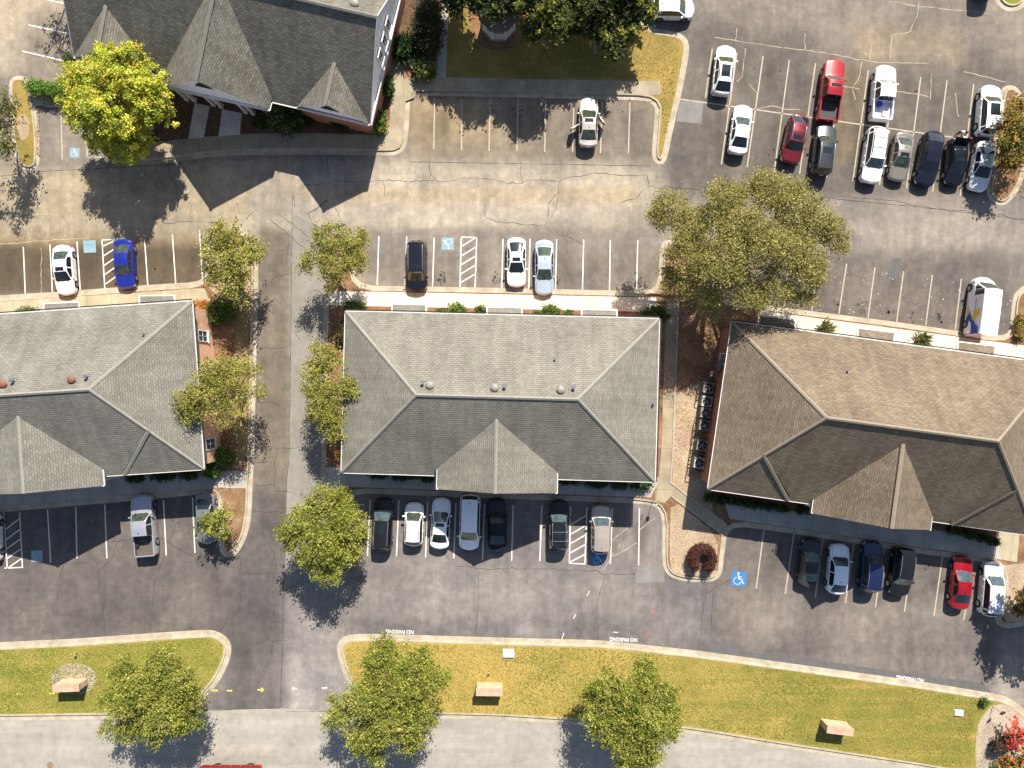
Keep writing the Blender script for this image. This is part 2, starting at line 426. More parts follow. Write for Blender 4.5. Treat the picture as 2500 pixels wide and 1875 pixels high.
lay(bx(700, 480, 800, 1560, 12), (.33, .30, .262), .7)
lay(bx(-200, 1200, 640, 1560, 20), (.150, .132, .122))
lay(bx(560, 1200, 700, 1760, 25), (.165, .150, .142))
lay(bx(690, 1380, 850, 1760, 40), (.28, .26, .245))
lay(bx(860, 1205, 1620, 1580, 25), (.195, .178, .168))
lay(bx(900, 1390, 1560, 1500, 45), (.25, .228, .212), .6)
lay(bx(860, 1515, 1600, 1580, 20), (.145, .132, .13), .7)
lay(bx(1730, 1260, 2500, 1660, 25), (.165, .145, .132))
lay(bx(1780, 1450, 2450, 1560, 55), (.245, .215, .19), .6)
lay(bx(1625, 1420, 1730, 1570, 12), (.19, .178, .172))
lay(bx(2440, 1540, 2700, 1750, 30), (.28, .25, .215))
lay(bx(1690, -200, 2700, 150, 40), (.25, .222, .198))
lay(bx(1690, 60, 2440, 480, 40), (.168, .150, .136))
lay(bx(1980, -200, 2700, 150, 70), (.27, .235, .205), .7)
lay(bx(2090, 60, 2350, 150, 30), (.33, .27, .19), .6)
lay(bx(1560, 485, 2700, 620, 30), (.255, .23, .208))
lay(bx(1850, 620, 2480, 800, 25), (.155, .138, .128))
lay(bx(2030, 160, 2110, 400, 18), (.235, .185, .115), .6)
rng = np.random.default_rng(3)
def blob(x, y, rx, ry, m):
    global C
    g = np.exp(-(((X - x) / rx) ** 2 + ((Y - y) / ry) ** 2)); C = C * (1 + (np.array(m) - 1) * g[..., None])
for _ in range(150):
    x, y = rng.uniform(0, 2500), rng.uniform(0, 1750)
    blob(x, y, rng.uniform(15, 60), rng.uniform(10, 35), [rng.uniform(.82, 1.22)] * 3)
def stalls(x0, y0, x1, y1, n, slant=0, m=.72):
    for i in range(n):
        t = (i + .5) / n; blob(x0 + (x1 - x0) * t, y0 + (y1 - y0) * t, 13, 48, [m] * 3)
stalls(-8, 655, 500, 630, 7.6.__int__() + 1); stalls(865, 640, 1620, 655, 11); stalls(1025, 305, 1570, 312, 8, 0, .78)
stalls(900, 1300, 1600, 1315, 10); stalls(1860, 1370, 2380, 1440, 8); stalls(1780, 180, 2380, 260, 9); stalls(1720, 310, 2340, 400, 9)
for x, y, a, b, m in [(1085, 310, 14, 50, .5), (1090, 250, 60, 12, 1.25), (150, 470, 120, 25, 1.1), (60, 440, 80, 14, 1.15), (1180, 440, 90, 14, .9),
                      (1020, 545, 60, 10, 1.1), (2180, 690, 14, 20, .7), (1275, 1540, 30, 16, 1.6), (960, 1535, 60, 14, .8), (815, 1600, 16, 40, .78), (600, 1600, 30, 50, .85)]:
    blob(x, y, a, b, [m] * 3)
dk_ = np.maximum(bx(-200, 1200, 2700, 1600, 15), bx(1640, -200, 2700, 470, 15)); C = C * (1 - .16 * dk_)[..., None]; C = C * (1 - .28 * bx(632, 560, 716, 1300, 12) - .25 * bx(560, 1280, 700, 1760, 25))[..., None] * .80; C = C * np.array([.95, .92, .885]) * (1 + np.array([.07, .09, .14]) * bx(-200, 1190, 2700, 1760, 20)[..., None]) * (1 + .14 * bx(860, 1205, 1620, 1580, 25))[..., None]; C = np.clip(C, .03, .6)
ny, nx = X.shape
gv = [W(a, b) for a, b in zip(X.ravel(), Y.ravel())]
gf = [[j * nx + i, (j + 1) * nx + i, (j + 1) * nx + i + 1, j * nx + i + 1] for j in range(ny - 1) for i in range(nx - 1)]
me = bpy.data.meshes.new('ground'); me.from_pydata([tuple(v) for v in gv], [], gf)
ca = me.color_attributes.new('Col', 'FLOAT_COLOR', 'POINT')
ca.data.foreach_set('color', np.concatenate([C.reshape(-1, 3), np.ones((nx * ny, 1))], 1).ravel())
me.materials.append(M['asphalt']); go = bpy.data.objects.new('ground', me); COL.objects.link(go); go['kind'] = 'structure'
o = mesh('terrain', [(-900, -900, -.03), (900, -900, -.03), (900, 900, -.03), (-900, 900, -.03)], [(0, 1, 2, 3)], 'g_left'); o['kind'] = 'structure'
flat('street', [(-300, 1745), (500, 1734), (684, 1729), (800, 1737), (900, 1745), (1100, 1740), (1700, 1775), (2242, 1860), (2640, 1930), (2640, 2020), (-140, 2020)], 'street', .004)
flat('driveway_patch', [(714, 520), (792, 560), (788, 860), (785, 1240), (778, 1330), (720, 1420), (693, 1440), (696, 1361), (700, 1181), (707, 1097)], 'patch', .004)
flat('pavement_patch', [(1570, 1381), (1622, 1381), (1622, 1420), (1552, 1424), (1552, 1400)], 'lightpatch', .004)
flat('pavement_patch', [(1660, 243), (1718, 250), (1712, 302), (1652, 296)], 'lightpatch', .004)
flat('pavement_patch', [(2178, 632), (2202, 630), (2186, 684), (2163, 680)], 'darkpatch', .004)
flat('pavement_patch', [(1700, 1587), (1740, 1560), (1830, 1592), (1960, 1605), (2150, 1635), (2400, 1668), (2420, 1692), (2242, 1662), (2005, 1629)], 'darkpatch', .004)
# ------------------------------------------------------------------ kerbed islands and raised ground
island([(1600, 246), (1597, 300), (1590, 380), (1600, 399), (1618, 403), (1630, 386), (1641, 325), (1661, 244), (1677, 163), (1684, 118), (1677, 91), (1649, 76), (1585, 70), (1560, 20), (1560, -110), (240, -110), (240, 225), (250, 262), (262, 330), (300, 374), (311, 396), (325, 404), (398, 399), (470, 389), (521, 382), (615, 378), (800, 377), (960, 381), (981, 372), (992, 358), (997, 325), (1001, 253), (1002, 232)], 'g_gold', 'lawn')
flat('planting_bed', [(262, 230), (262, 330), (318, 385), (470, 372), (590, 364), (940, 368), (975, 330), (985, 226), (1062, 226), (1064, 120), (1078, 0), (1078, -100), (262, -100)], 'soil', .142)
flat('planting_bed', [(905, 330), (925, 318), (955, 290), (950, 190), (985, 150), (1064, 150), (1064, 192), (990, 192), (975, 226), (955, 330)], 'mulchred', .147)
flat('planting_bed', [(1150, 0), (1150, 90), (1190, 125), (1250, 125), (1290, 90), (1290, 0)], 'mulchred', .142, rnd=2)
island([(20, 205), (29, 188), (53, 184), (70, 191), (78, 215), (89, 262), (96, 320), (98, 371), (95, 408), (72, 420), (45, 408), (34, 382), (25, 292)], 'g_gold', 'lawn', .30, .16)
flat('planting_bed', [(42, 282), (72, 278), (76, 335), (48, 348)], 'tan', .136, rnd=2)
flat('pavement', [(64, 196), (80, 195), (148, 210), (250, 228), (250, 260), (90, 260), (80, 225)], 'walk2', .152)
island([(70, 191), (110, 200), (148, 208), (256, 225), (256, 262), (90, 262), (78, 215)], 'soil', 'planting_bed', .05, .16, 1)
island([(-90, 728), (0, 721), (134, 713), (253, 704), (398, 693), (499, 688), (503, 640), (508, 600), (524, 565), (550, 551), (579, 547), (600, 563), (615, 583), (629, 619), (631, 681), (627, 825), (624, 970), (620, 1108), (615, 1235), (611, 1282), (597, 1325), (579, 1354), (557, 1363), (539, 1354), (533, 1325), (530, 1204), (480, 1208), (320, 1223), (110, 1241), (0, 1251), (-90, 1258)], 'mulch', 'planting_bed')
flat('lawn', [(578, 760), (604, 740), (608, 860), (604, 1100), (590, 1145), (575, 1100), (572, 900)], 'g_dry', .136, rnd=1)
flat('planting_bed', [(525, 600), (570, 565), (600, 600), (612, 640), (612, 730), (560, 740), (505, 700), (515, 640)], 'tan', .136, rnd=1)
island([(793, 700), (794, 620), (800, 580), (820, 560), (845, 563), (862, 590), (867, 697), (1230, 703), (1607, 712), (1611, 601), (1624, 583), (1700, 585), (1745, 620), (1738, 728), (1885, 748), (2047, 768), (2210, 789), (2344, 809), (2464, 824), (2468, 770), (2471, 735), (2480, 710), (2510, 692), (2640, 680), (2640, 1530), (2500, 1527), (2456, 1536), (2432, 1524), (2426, 1500), (2442, 1490), (2449, 1378), (2316, 1361), (2234, 1350), (2088, 1326), (1938, 1303), (1777, 1281), (1767, 1366), (1763, 1403), (1742, 1421), (1701, 1423), (1645, 1415), (1622, 1395), (1616, 1366), (1617, 1240), (1560, 1229), (1200, 1216), (850, 1203), (850, 1290), (835, 1325), (805, 1330), (786, 1300), (783, 1195), (785, 1100), (787, 866)], 'mulch', 'planting_bed', .36, .16)
flat('planting_bed', [(1650, 960), (1712, 930), (1735, 1150), (1740, 1262), (1640, 1178)], 'tan', .137)
flat('planting_bed', [(1637, 1216), (1752, 1306), (1750, 1398), (1736, 1408), (1650, 1402), (1634, 1385)], 'tan', .137, rnd=1)
flat('lawn', [(2440, 1380), (2640, 1360), (2640, 1510), (2500, 1512), (2455, 1520), (2445, 1500)], 'tan', .137)
flat('planting_bed', [(806, 748), (1570, 765), (1570, 800), (806, 790)], 'mulchred', .136)
flat('lawn', [(1598, 1178), (1614, 1170), (1612, 1228), (1598, 1226)], 'g_dry', .137)
island([(-90, 1570), (0, 1568), (190, 1559), (380, 1545), (490, 1538), (522, 1538), (550, 1551), (566, 1573), (563, 1608), (538, 1662), (505, 1700), (480, 1735), (430, 1752), (253, 1757), (0, 1760), (-90, 1760)], 'g_left', 'lawn', .50, .2)
island([(822, 1592), (822, 1574), (835, 1556), (863, 1547), (971, 1549), (1197, 1556), (1468, 1563), (1700, 1588), (2005, 1630), (2242, 1663), (2420, 1692), (2460, 1701), (2500, 1730), (2560, 1790), (2640, 1900), (2600, 1960), (2400, 1905), (2242, 1878), (2025, 1845), (1881, 1823), (1700, 1793), (1649, 1787), (1414, 1770), (1220, 1758), (1093, 1755), (920, 1752), (875, 1715), (850, 1672), (835, 1640)], 'g_mid', 'lawn', .48, .18)
flat('planting_bed', [(2425, 1720), (2400, 1746), (2387, 1775), (2384, 1860), (2390, 1880), (2560, 1930), (2595, 1880), (2530, 1780), (2490, 1738), (2450, 1716)], 'gravel', .137, rnd=1)
flat('lawn_edge', [(2420, 1718), (2395, 1746), (2382, 1775), (2378, 1860), (2385, 1880), (2396, 1880), (2392, 1780), (2404, 1752), (2430, 1724)], 'tan', .134, rnd=1)
gp = [(183 + 56 * math.cos(t), 1656 + 39 * math.sin(t)) for t in np.linspace(0, 2 * math.pi, 24, False)]
flat('gravel_bed', gp, 'gravel', .137)
island([(2441, 217), (2461, 207), (2482, 211), (2500, 235), (2522, 330), (2500, 436), (2482, 473), (2461, 498), (2439, 504), (2416, 490), (2406, 463), (2416, 420), (2428, 330)], 'mulch', 'planting_bed', .36, .18)
island([(2470 + 46 * math.cos(t), -16 + 46 * math.sin(t)) for t in np.linspace(0, 2 * math.pi, 12, False)], 'g_left', 'lawn', .5, .18, 1)
# ------------------------------------------------------------------ pavements
E = Vector((1, 0))
flat('pavement', [(318, 360), (380, 348), (464, 339), (587, 328), (757, 326), (933, 331), (953, 300), (953, 150), (989, 150), (989, 192), (1064, 190), (1089, 190), (1300, 195), (1612, 200), (1612, 235), (1300, 229), (1017, 224), (1012, 240), (988, 250), (984, 340), (976, 362), (955, 366), (800, 362), (615, 363), (500, 369), (400, 384), (330, 390)], 'walkb', .153, uvdir=(1, .02))
flat('pavement', [(477, 253), (514, 260), (499, 337), (461, 341)], 'walk', .157, uvdir=(.15, 1))
flat('pavement', [(544, 268), (592, 278), (587, 330), (535, 335)], 'walk', .157, uvdir=(.15, 1))
flat('pavement', [(1064, 191), (1089, 191), (1092, 100), (1102, -60), (1085, -60), (1078, 60)], 'walkg', .158, uvdir=(0, 1))
flat('pavement', [(-90, 743), (500, 704), (520, 745), (500, 760), (-90, 800)], 'walk2', .153, uvdir=(1, .067))
flat('pavement', [(-90, 1180), (540, 1150), (604, 1150), (604, 1192), (536, 1190), (480, 1193), (110, 1226), (-90, 1243)], 'walkg', .153, uvdir=(1, .067))
flat('pavement', [(806, 712), (880, 712), (1600, 727), (1612, 762), (806, 746)], 'walk', .153, uvdir=(1, -.02))
flat('pavement', [(797, 1140), (1612, 1165), (1588, 1214), (850, 1188), (840, 1196), (797, 1194)], 'walkg', .153, uvdir=(1, -.04))
flat('pavement', [(1626, 735), (1653, 735), (1641, 1100), (1636, 1175), (1767, 1271), (1775, 1282), (1765, 1308), (1636, 1212), (1622, 1228), (1600, 1222), (1614, 1100)], 'walkb', .154, uvdir=(.02, 1))
flat('pavement', [(1767, 1225), (2450, 1315), (2444, 1366), (2316, 1345), (2234, 1335), (2088, 1311), (1938, 1289), (1780, 1266)], 'walkg', .156, uvdir=(1, -.14))
flat('pavement', [(2436, 1295), (2486, 1302), (2480, 1372), (2446, 1366), (2438, 1345)], 'walk2', .160, uvdir=(1, -.14))
flat('pavement', [(1855, 758), (1885, 763), (2466, 840), (2640, 862), (2640, 900), (1850, 800)], 'walk', .153, uvdir=(1, -.135))
strip('edging_kerb', [(1655, 735), (1642, 1100), (1636, 1177), (1769, 1281)], .16, 'kerb', .22)
strip('edging_kerb', [(1638, 1210), (1762, 1304)], .14, 'kerb', .20)
# ------------------------------------------------------------------ painted lines
def line(a, b, mat='line', w=.11): strip('parking_line', [a, b], w, mat, .010)
for a, b in [((57, 603), (62, 717)), ((122, 597), (128, 712)), ((188, 590), (196, 708)), ((249, 585), (256, 704)), ((249, 586), (286, 584)), ((353, 584), (361, 697)), ((421, 573), (429, 691)), ((487, 562), (495, 688)),
             ((925, 576), (921, 696)), ((993, 577), (989, 697)), ((1060, 580), (1056, 699)), ((1126, 579), (1123, 700)), ((1164, 579), (1160, 702)), ((1125, 579), (1165, 580)), ((1228, 583), (1225, 703)), ((1294, 583), (1291, 705)), ((1359, 584), (1356, 707)), ((1425, 585), (1422, 707)), ((1490, 586), (1488, 709)), ((1557, 587), (1554, 709)),
             ((904, 1220), (897, 1357)), ((974, 1221), (968, 1358)), ((1044, 1225), (1039, 1361)), ((1113, 1228), (1108, 1363)), ((1183, 1231), (1178, 1366)), ((1253, 1233), (1249, 1369)), ((1323, 1235), (1318, 1370)), ((1393, 1237), (1390, 1375)), ((1433, 1239), (1428, 1376)), ((1389, 1375), (1429, 1377)), ((1495, 1240), (1490, 1377)), ((1561, 1241), (1559, 1380)),
             ((9, 1251), (18, 1388)), ((48, 1250), (55, 1385)), ((11, 1387), (57, 1385)), ((116, 1243), (124, 1374)), ((185, 1238), (188, 1363)), ((256, 1232), (261, 1363)), ((399, 1221), (406, 1356)), ((470, 1215), (476, 1350)),
             ((70, 61), (181, 85)), ((55, 125), (166, 151)), ((115, 0), (169, 11)), ((-10, -28), (80, -8))]: line(a, b)
for a, b in [((1061, 239), (1059, 365)), ((1128, 241), (1127, 367)), ((1196, 242), (1194, 368)), ((1265, 243), (1262, 369)), ((1332, 244), (1330, 371)), ((1401, 247), (1398, 372)), ((1470, 247), (1466, 374)), ((1538, 248), (1534, 375)),
             ((1660, 242), (2373, 342)), ((1739, 119), (1722, 240)), ((1799, 128), (1761, 401)), ((1863, 137), (1824, 408)), ((1927, 146), (1890, 419)), ((1991, 154), (1952, 425)), ((2055, 163), (2018, 433)), ((2120, 171), (2082, 442)), ((2185, 179), (2147, 452)), ((2248, 188), (2213, 460)), ((2312, 196), (2277, 468)), ((2377, 205), (2344, 478)),
             ((1996, 660), (1982, 758)), ((2067, 644), (2048, 766)), ((2136, 653), (2119, 776)), ((2206, 662), (2189, 786)), ((2276, 671), (2260, 794)), ((2347, 680), (2332, 805)), ((1926, 640), (1914, 750)),
             ((1865, 1294), (1846, 1437)), ((1938, 1304), (1917, 1450)), ((2009, 1314), (1990, 1460)), ((2084, 1327), (2064, 1472)), ((2158, 1338), (2137, 1483)), ((2229, 1348), (2208, 1494)), ((2301, 1358), (2280, 1504)), ((2375, 1368), (2353, 1514)),
             ((149, 260), (152, 389)), ((211, 333), (213, 384)), ((213, 384), (249, 384)), ((213, 356), (243, 332))]: line(a, b, 'liney', .12)
def diags(ps, ox, oy, sc):
    for (a, b, c, d) in ps: line((ox + a / sc, oy + b / sc), (ox + c / sc, oy + d / sc))
diags([(690, 283, 785, 235), (700, 345, 785, 290), (703, 410, 785, 353), (706, 472, 787, 415), (712, 535, 790, 480)], 0, 500, 2.765)
diags([(1052, 248, 1130, 200), (1050, 305, 1138, 252), (1047, 360, 1137, 305), (1045, 415, 1135, 360), (1043, 468, 1132, 415)], 700, 500, 2.458)
diags([(1706, 690, 1798, 635), (1706, 747, 1798, 692), (1702, 805, 1795, 750), (1702, 860, 1793, 808), (1700, 915, 1790, 868)], 700, 1000, 2.458)
diags([(35, 810, 133, 735), (40, 880, 138, 805), (45, 940, 143, 870), (50, 1005, 148, 935), (60, 1065, 152, 1000)], 0, 1000, 2.765)
# accessible-bay symbols: blue square with a white wheelchair
def wheelchair(cx, cy, size, rot, flip=1, mat='blue', sym=True):
    c = W(cx, cy); s = size / 2
    def P(x, y, z): 
        x *= flip; return Vector((c.x + (x * math.cos(rot) - y * math.sin(rot)) * s, c.y + (x * math.sin(rot) + y * math.cos(rot)) * s, z))
    o = mesh('accessible_bay_symbol', [P(-1, -1, .009), P(1, -1, .009), P(1, 1, .009), P(-1, 1, .009)], [(0, 1, 2, 3)] if flip > 0 else [(3, 2, 1, 0)], mat)
    o['kind'] = 'structure'
    if not sym: return
    mb = MB()
    def seg(pts, w):
        for a, b in zip(pts, pts[1:]):
            a, b = Vector(a), Vector(b); d = (b - a).normalized(); n = Vector((-d.y, d.x)) * w / 2; a = a - d * w * .3; b = b + d * w * .3
            mb.add([P(*(a + n), .014), P(*(a - n), .014), P(*(b - n), .014), P(*(b + n), .014)], [(0, 1, 2, 3)])
    hd = [(-.15 + .13 * math.cos(t), .72 + .13 * math.sin(t)) for t in np.linspace(0, 2 * math.pi, 11)]
    mb.add([P(x, y, .014) for x, y in hd[:-1]], [list(range(10))])
    seg([(-.13, .52), (-.08, -.02), (.38, -.02), (.58, -.55), (.72, -.50)], .13)
    seg([(-.10, .28), (.28, .28)], .10)
    seg([(-.20 + .48 * math.cos(t), -.30 + .48 * math.sin(t)) for t in np.linspace(R(115), R(345), 12)], .11)
    o = mb.out('accessible_bay_symbol', 'line'); o['kind'] = 'structure'
wheelchair(219, 602, 1.2, R(3), 1, 'bluepale', False)
wheelchair(1093, 595, 1.2, R(180), 1, 'bluepale')
wheelchair(1459, 1364, 1.15, 0, 1, 'blue')
wheelchair(1804, 1413, 1.45, R(-7), 1, 'blue')
wheelchair(90, 1358, 1.1, 0, 1, 'bluepale', False)
wheelchair(182, 373, .95, R(-3), 1, 'bluepale')
def lettering(txt, px, py, size, rot, mat, z=.012, length=None, name='road_lettering'):
    cu = bpy.data.curves.new('lettering', 'FONT'); cu.body = txt; cu.size = size; cu.align_x = 'CENTER'; cu.align_y = 'CENTER'; cu.offset = .012
    t = bpy.data.objects.new('tmp', cu); COL.objects.link(t)
    dg = bpy.context.evaluated_depsgraph_get(); me = bpy.data.meshes.new_from_object(t.evaluated_get(dg))
    bpy.data.objects.remove(t)
    if length:
        xsz = max(v.co.x for v in me.vertices) - min(v.co.x for v in me.vertices)
        for v in me.vertices: v.co.x *= length / xsz
    me.materials.clear(); me.materials.append(M[mat])
    o = bpy.data.objects.new(name, me); COL.objects.link(o); o.location = W(px, py) + Vector((0, 0, z)); o.rotation_euler = (0, 0, rot); return o
for x, y, a in [(976, 1542, -1.5), (1522, 1561, -2), (2222, 1657, -8)]:
    o = lettering('NO PARKING', x, y, .52, R(180 + a), 'line', length=2.7); o['kind'] = 'structure'
for pts, m, w in [([(509, 1685), (532, 1686)], 'lineye', .14), ([(554, 1686), (567, 1686)], 'lineye', .12), ([(629, 1684), (643, 1684)], 'lineye', .12), ([(638, 1679), (644, 1684), (638, 1689)], 'lineye', .1),
                  ([(786, 1680), (799, 1679)], 'line', .12), ([(712, 1681), (724, 1681)], 'line', .12), ([(717, 1677), (712, 1681), (717, 1685)], 'line', .1), ([(1400, 1510), (1406, 1500)], 'line', .08), ([(1433, 1455), (1439, 1443)], 'line', .06),
                  ([(1497, 1543), (1509, 1544)], 'line', .07), ([(1366, 1575), (1377, 1545)], 'line', .07), ([(1590, 1500), (1594, 1488)], 'linered', .05), ([(1595, 1500), (1598, 1489)], 'linered', .05), ([(1580, 1552), (1580, 1542)], 'linered', .05), ([(1585, 1552), (1585, 1541)], 'linered', .05),
                  ([(43, 1693), (62, 1694)], 'lineye', .1), ([(122, 1691), (136, 1691)], 'lineye', .1)]:
    strip('painted_mark', pts, w, m, .142 if pts[0][1] > 1690 and pts[0][0] < 200 else .010)
# ------------------------------------------------------------------ cracks
def crop(ox, oy, sc, pts): return [(ox + a / sc, oy + b / sc) for a, b in pts]
CR = [crop(800, 0, 2.765, q) for q in [[(0, 1050), (10, 1180), (60, 1220), (370, 1220), (720, 1218), (870, 1216), (890, 1200), (1080, 1208), (1200, 1235), (1310, 1238), (1340, 1218), (1560, 1226), (1650, 1195), (1850, 1170), (2150, 1182)],
      [(695, 1060), (697, 1170), (685, 1215)], [(697, 1170), (730, 1215)], [(370, 1220), (385, 1320)], [(1305, 1090), (1300, 1180), (1315, 1236)], [(1564, 1230), (1560, 1300), (1500, 1360), (1485, 1450), (1465, 1520)], [(1562, 1300), (1545, 1410), (1490, 1490), (1465, 1520)],
      [(1140, 1500), (1270, 1505), (1340, 1520), (1465, 1520), (1530, 1585), (1640, 1605), (1730, 1655)], [(2155, 1182), (2158, 1260), (2212, 1266)], [(2148, 1262), (2090, 1335), (1980, 1368)], [(30, 1330), (110, 1520)], [(1060, 1380), (1070, 1470), (1140, 1500)]]]
CR += [crop(0, 0, 2.765, q) for q in [[(1195, 1260), (1205, 1350), (1195, 1470)], [(1100, 1505), (1200, 1495), (1320, 1492), (1440, 1500), (1500, 1520)], [(690, 1400), (690, 1360), (740, 1310), (890, 1290), (1000, 1230)], [(1145, 1100), (1150, 1190), (1195, 1260)], [(1975, 1310), (1990, 1400)], [(2050, 1250), (2200, 1245)], [(2080, 1440), (2212, 1345)], [(1600, 1370), (1620, 1450)], [(1660, 1480), (1710, 1430)]]]
CR += [crop(0, 1000, 2.765, q) for q in [[(1165, 700), (1185, 790), (1135, 885)], [(1085, 865), (1130, 895), (1200, 940), (1310, 990)], [(1110, 990), (1070, 1080), (1035, 1200), (1020, 1500)], [(665, 1085), (680, 1250), (690, 1370), (710, 1525)], [(640, 830), (700, 890), (800, 890), (890, 870)], [(790, 900), (770, 980), (690, 1075)], [(435, 1045), (405, 1160), (390, 1280)], [(490, 1040), (610, 1040)], [(350, 960), (435, 1045)],
      [(1725, 800), (1800, 880), (1850, 960), (1858, 1100)], [(1640, 1100), (1815, 1104), (1920, 1102)], [(1815, 1104), (1808, 1310), (1890, 1325)], [(1630, 1010), (1628, 1200), (1612, 1365), (1540, 1420), (1480, 1490)], [(1855, 1320), (1835, 1440), (1812, 1550), (1690, 1600), (1655, 1659)], [(1865, 262), (1855, 550), (1970, 562)], [(1730, 360), (1858, 360)], [(1730, 512), (1855, 515)], [(1865, 262), (2010, 258)], [(1700, 688), (1925, 688)], [(1830, 1600), (1830, 1659)], [(1835, 1438), (1905, 1440)], [(1820, 1560), (1940, 1560)]]]
CR += [crop(700, 1000, 2.458, q) for q in [[(1020, 940), (1180, 955), (1420, 955), (1560, 957), (1700, 965), (1860, 965), (1915, 990), (2090, 988)], [(1155, 975), (1150, 1200), (1143, 1355)], [(1915, 990), (1880, 1080), (1860, 1200), (1868, 1380)], [(955, 870), (980, 920)], [(320, 1220), (350, 1290), (350, 1355)]]]
CR += [crop(1600, 1000, 2.458, q) for q in [[(308, 1050), (290, 1180), (275, 1350), (262, 1435)], [(320, 1100), (360, 1060), (450, 1020)]]]
CR += [crop(1600, 0, 2.458, q) for q in [[(900, 1170), (1200, 1185), (1500, 1220), (1800, 1260), (2212, 1315)], [(0, 1125), (60, 1130), (60, 1170)]]]
CR += [crop(0, 500, 2.765, q) for q in [[(1755, 965), (1830, 970), (1930, 965)], [(1740, 1330), (1860, 1340), (1920, 1380), (1940, 1450)], [(1830, 520), (1870, 480), (1940, 465)], [(1955, 240), (1935, 400)], [(1830, 100), (1940, 200), (2070, 310)], [(1880, 60), (2090, 225)], [(655, 340), (650, 500)], [(2075, 60), (2212, -30)], [(2075, 60), (2140, 160)]]]
for q in CR: strip('pavement_crack', q, .045, 'crack', .007, .10)
for q in [crop(1600, 0, 2.458, q) for q in [[(350, 225), (560, 258), (900, 300), (1300, 370), (1640, 385)], [(490, 170), (480, 240)], [(1850, 430), (2100, 490)], [(1580, 20), (1570, 100), (1530, 190), (1420, 210), (1410, 350)], [(1300, 260), (1290, 360)], [(900, 200), (900, 300)], [(540, 290), (520, 460), (490, 490)], [(560, 500), (610, 560)], [(610, 655), (700, 635), (780, 655), (870, 660)], [(1430, 545), (1640, 580)], [(1240, 370), (1220, 470), (1180, 530), (1200, 600)], [(1120, 515), (1230, 535)], [(1660, 440), (1650, 600)], [(1800, 560), (1820, 700)], [(1400, 10), (1700, 50), (2000, 80)]]] \
  + [crop(0, 500, 2.765, q) for q in [[(0, 265), (150, 255), (420, 235), (600, 225)], [(275, 290), (280, 600)], [(190, 180), (200, 240)], [(325, 120), (325, 235)], [(440, 150), (440, 220)], [(250, 60), (380, 70)]]] \
  + [crop(700, 1000, 2.458, q) for q in [[(1900, 960), (1960, 860)], [(1990, 830), (2000, 805)], [(1900, 830), (2070, 690)], [(2120, 720), (2212, 650)], [(1960, 880), (2100, 800)]]]:
    strip('pavement_crack', q, .06, 'crackt', .0065, .05)
# long pavement seams
for q in [[(714, 480), (707, 1097), (700, 1181), (696, 1361), (689, 1579), (684, 1729)], [(0, 430), (120, 417), (300, 408), (470, 400)], [(506, 1735), (600, 1731), (684, 1729)], [(1620, 455), (1700, 462), (1980, 480), (2240, 505), (2500, 536)], [(800, 1737), (700, 1737)], [(1740, 1000 + 450), (1735, 1540)], [(1000, 395), (1590, 405)]]:
    strip('pavement_seam', q, .045, 'crack', .0075, .012)
# ------------------------------------------------------------------ buildings
def hit(px, py, pl):
    """where the sight line through a photo pixel meets the plane of three points"""
    a, b, c = pl; n = (b - a).cross(c - a); o = Vector((0, 0, H)); d = W(px, py, 0) - o
    return o + d * ((a - o).dot(n) / d.dot(n))
def slope_uv(pts):
    n = (pts[1] - pts[0]).cross(pts[2] - pts[0]).normalized()
    if n.z < 0: n = -n
    u = Vector((0, 0, 1)).cross(n); u = u.normalized() if u.length > 1e-4 else Vector((1, 0, 0)); v = n.cross(u)
    return [(p.dot(u), p.dot(v)) for p in pts]
def face(mb, pts, uvs=None):
    n = (pts[1] - pts[0]).cross(pts[2] - pts[0])
    uvs = uvs or slope_uv(pts)
    if n.z < 0: pts = pts[::-1]; uvs = uvs[::-1]
    mb.add(pts, [list(range(len(pts)))], uvs)
def cap(mb, a, b, w=.30, lift=.05):
    d = (b - a); sd = d.cross(Vector((0, 0, 1))).normalized() * w / 2; up = Vector((0, 0, lift)); dn = Vector((0, 0, -.045 * w / .3 - .02))
    mb.add([a - sd + dn + up, a + up + up * .3, a + sd + dn + up, b - sd + dn + up, b + up + up * .3, b + sd + dn + up], [(0, 1, 4, 3), (1, 2, 5, 4)])
def wallring(parent, pts, z0, z1, mat, name='wall'):
    mb = MB(); n = len(pts); u = 0
    for i in range(n):
        a, b = pts[i], pts[(i + 1) % n]; L = (Vector(b[:2]) - Vector(a[:2])).length
        mb.add([(a[0], a[1], z0), (b[0], b[1], z0), (b[0], b[1], z1), (a[0], a[1], z1)], [(0, 1, 2, 3)], [(u, z0), (u + L, z0), (u + L, z1), (u, z1)]); u += L
    return mb.out(name, mat, parent, world=True)
def window(parent, c, wd, ht, nrm, name='window'):
    """c = centre on the wall surface, nrm = outward unit normal"""
    rz = math.atan2(nrm.y, nrm.x); t = Vector((-nrm.y, nrm.x, 0))
    f = MB(); 
    for s in (-1, 1):
        f.box(c + t * s * (wd / 2) + nrm * .03, (.10, .09, ht + .1), rz); f.box(c + Vector((0, 0, s * ht / 2)) + nrm * .032, (.10, wd - .09, .09), rz)
    f.box(c + nrm * .028, (.06, .04, ht - .09), rz)
    for q in (0,): f.box(c + nrm * .026 + Vector((0, 0, q * ht)), (.05, wd - .09, .03), rz)
    f.box(c + nrm * .06 + Vector((0, 0, -ht / 2 - .08)), (.18, wd + .2, .07), rz)
    fo = f.out(name, 'white', parent, world=True)
    g = MB(); g.box(c + nrm * .012, (.02, wd - .1, ht - .1), rz); 
    p = g.out('pane', 'wglass'); me_loc = p.location.copy()
    p.parent = fo; p.location = me_loc - parent.location
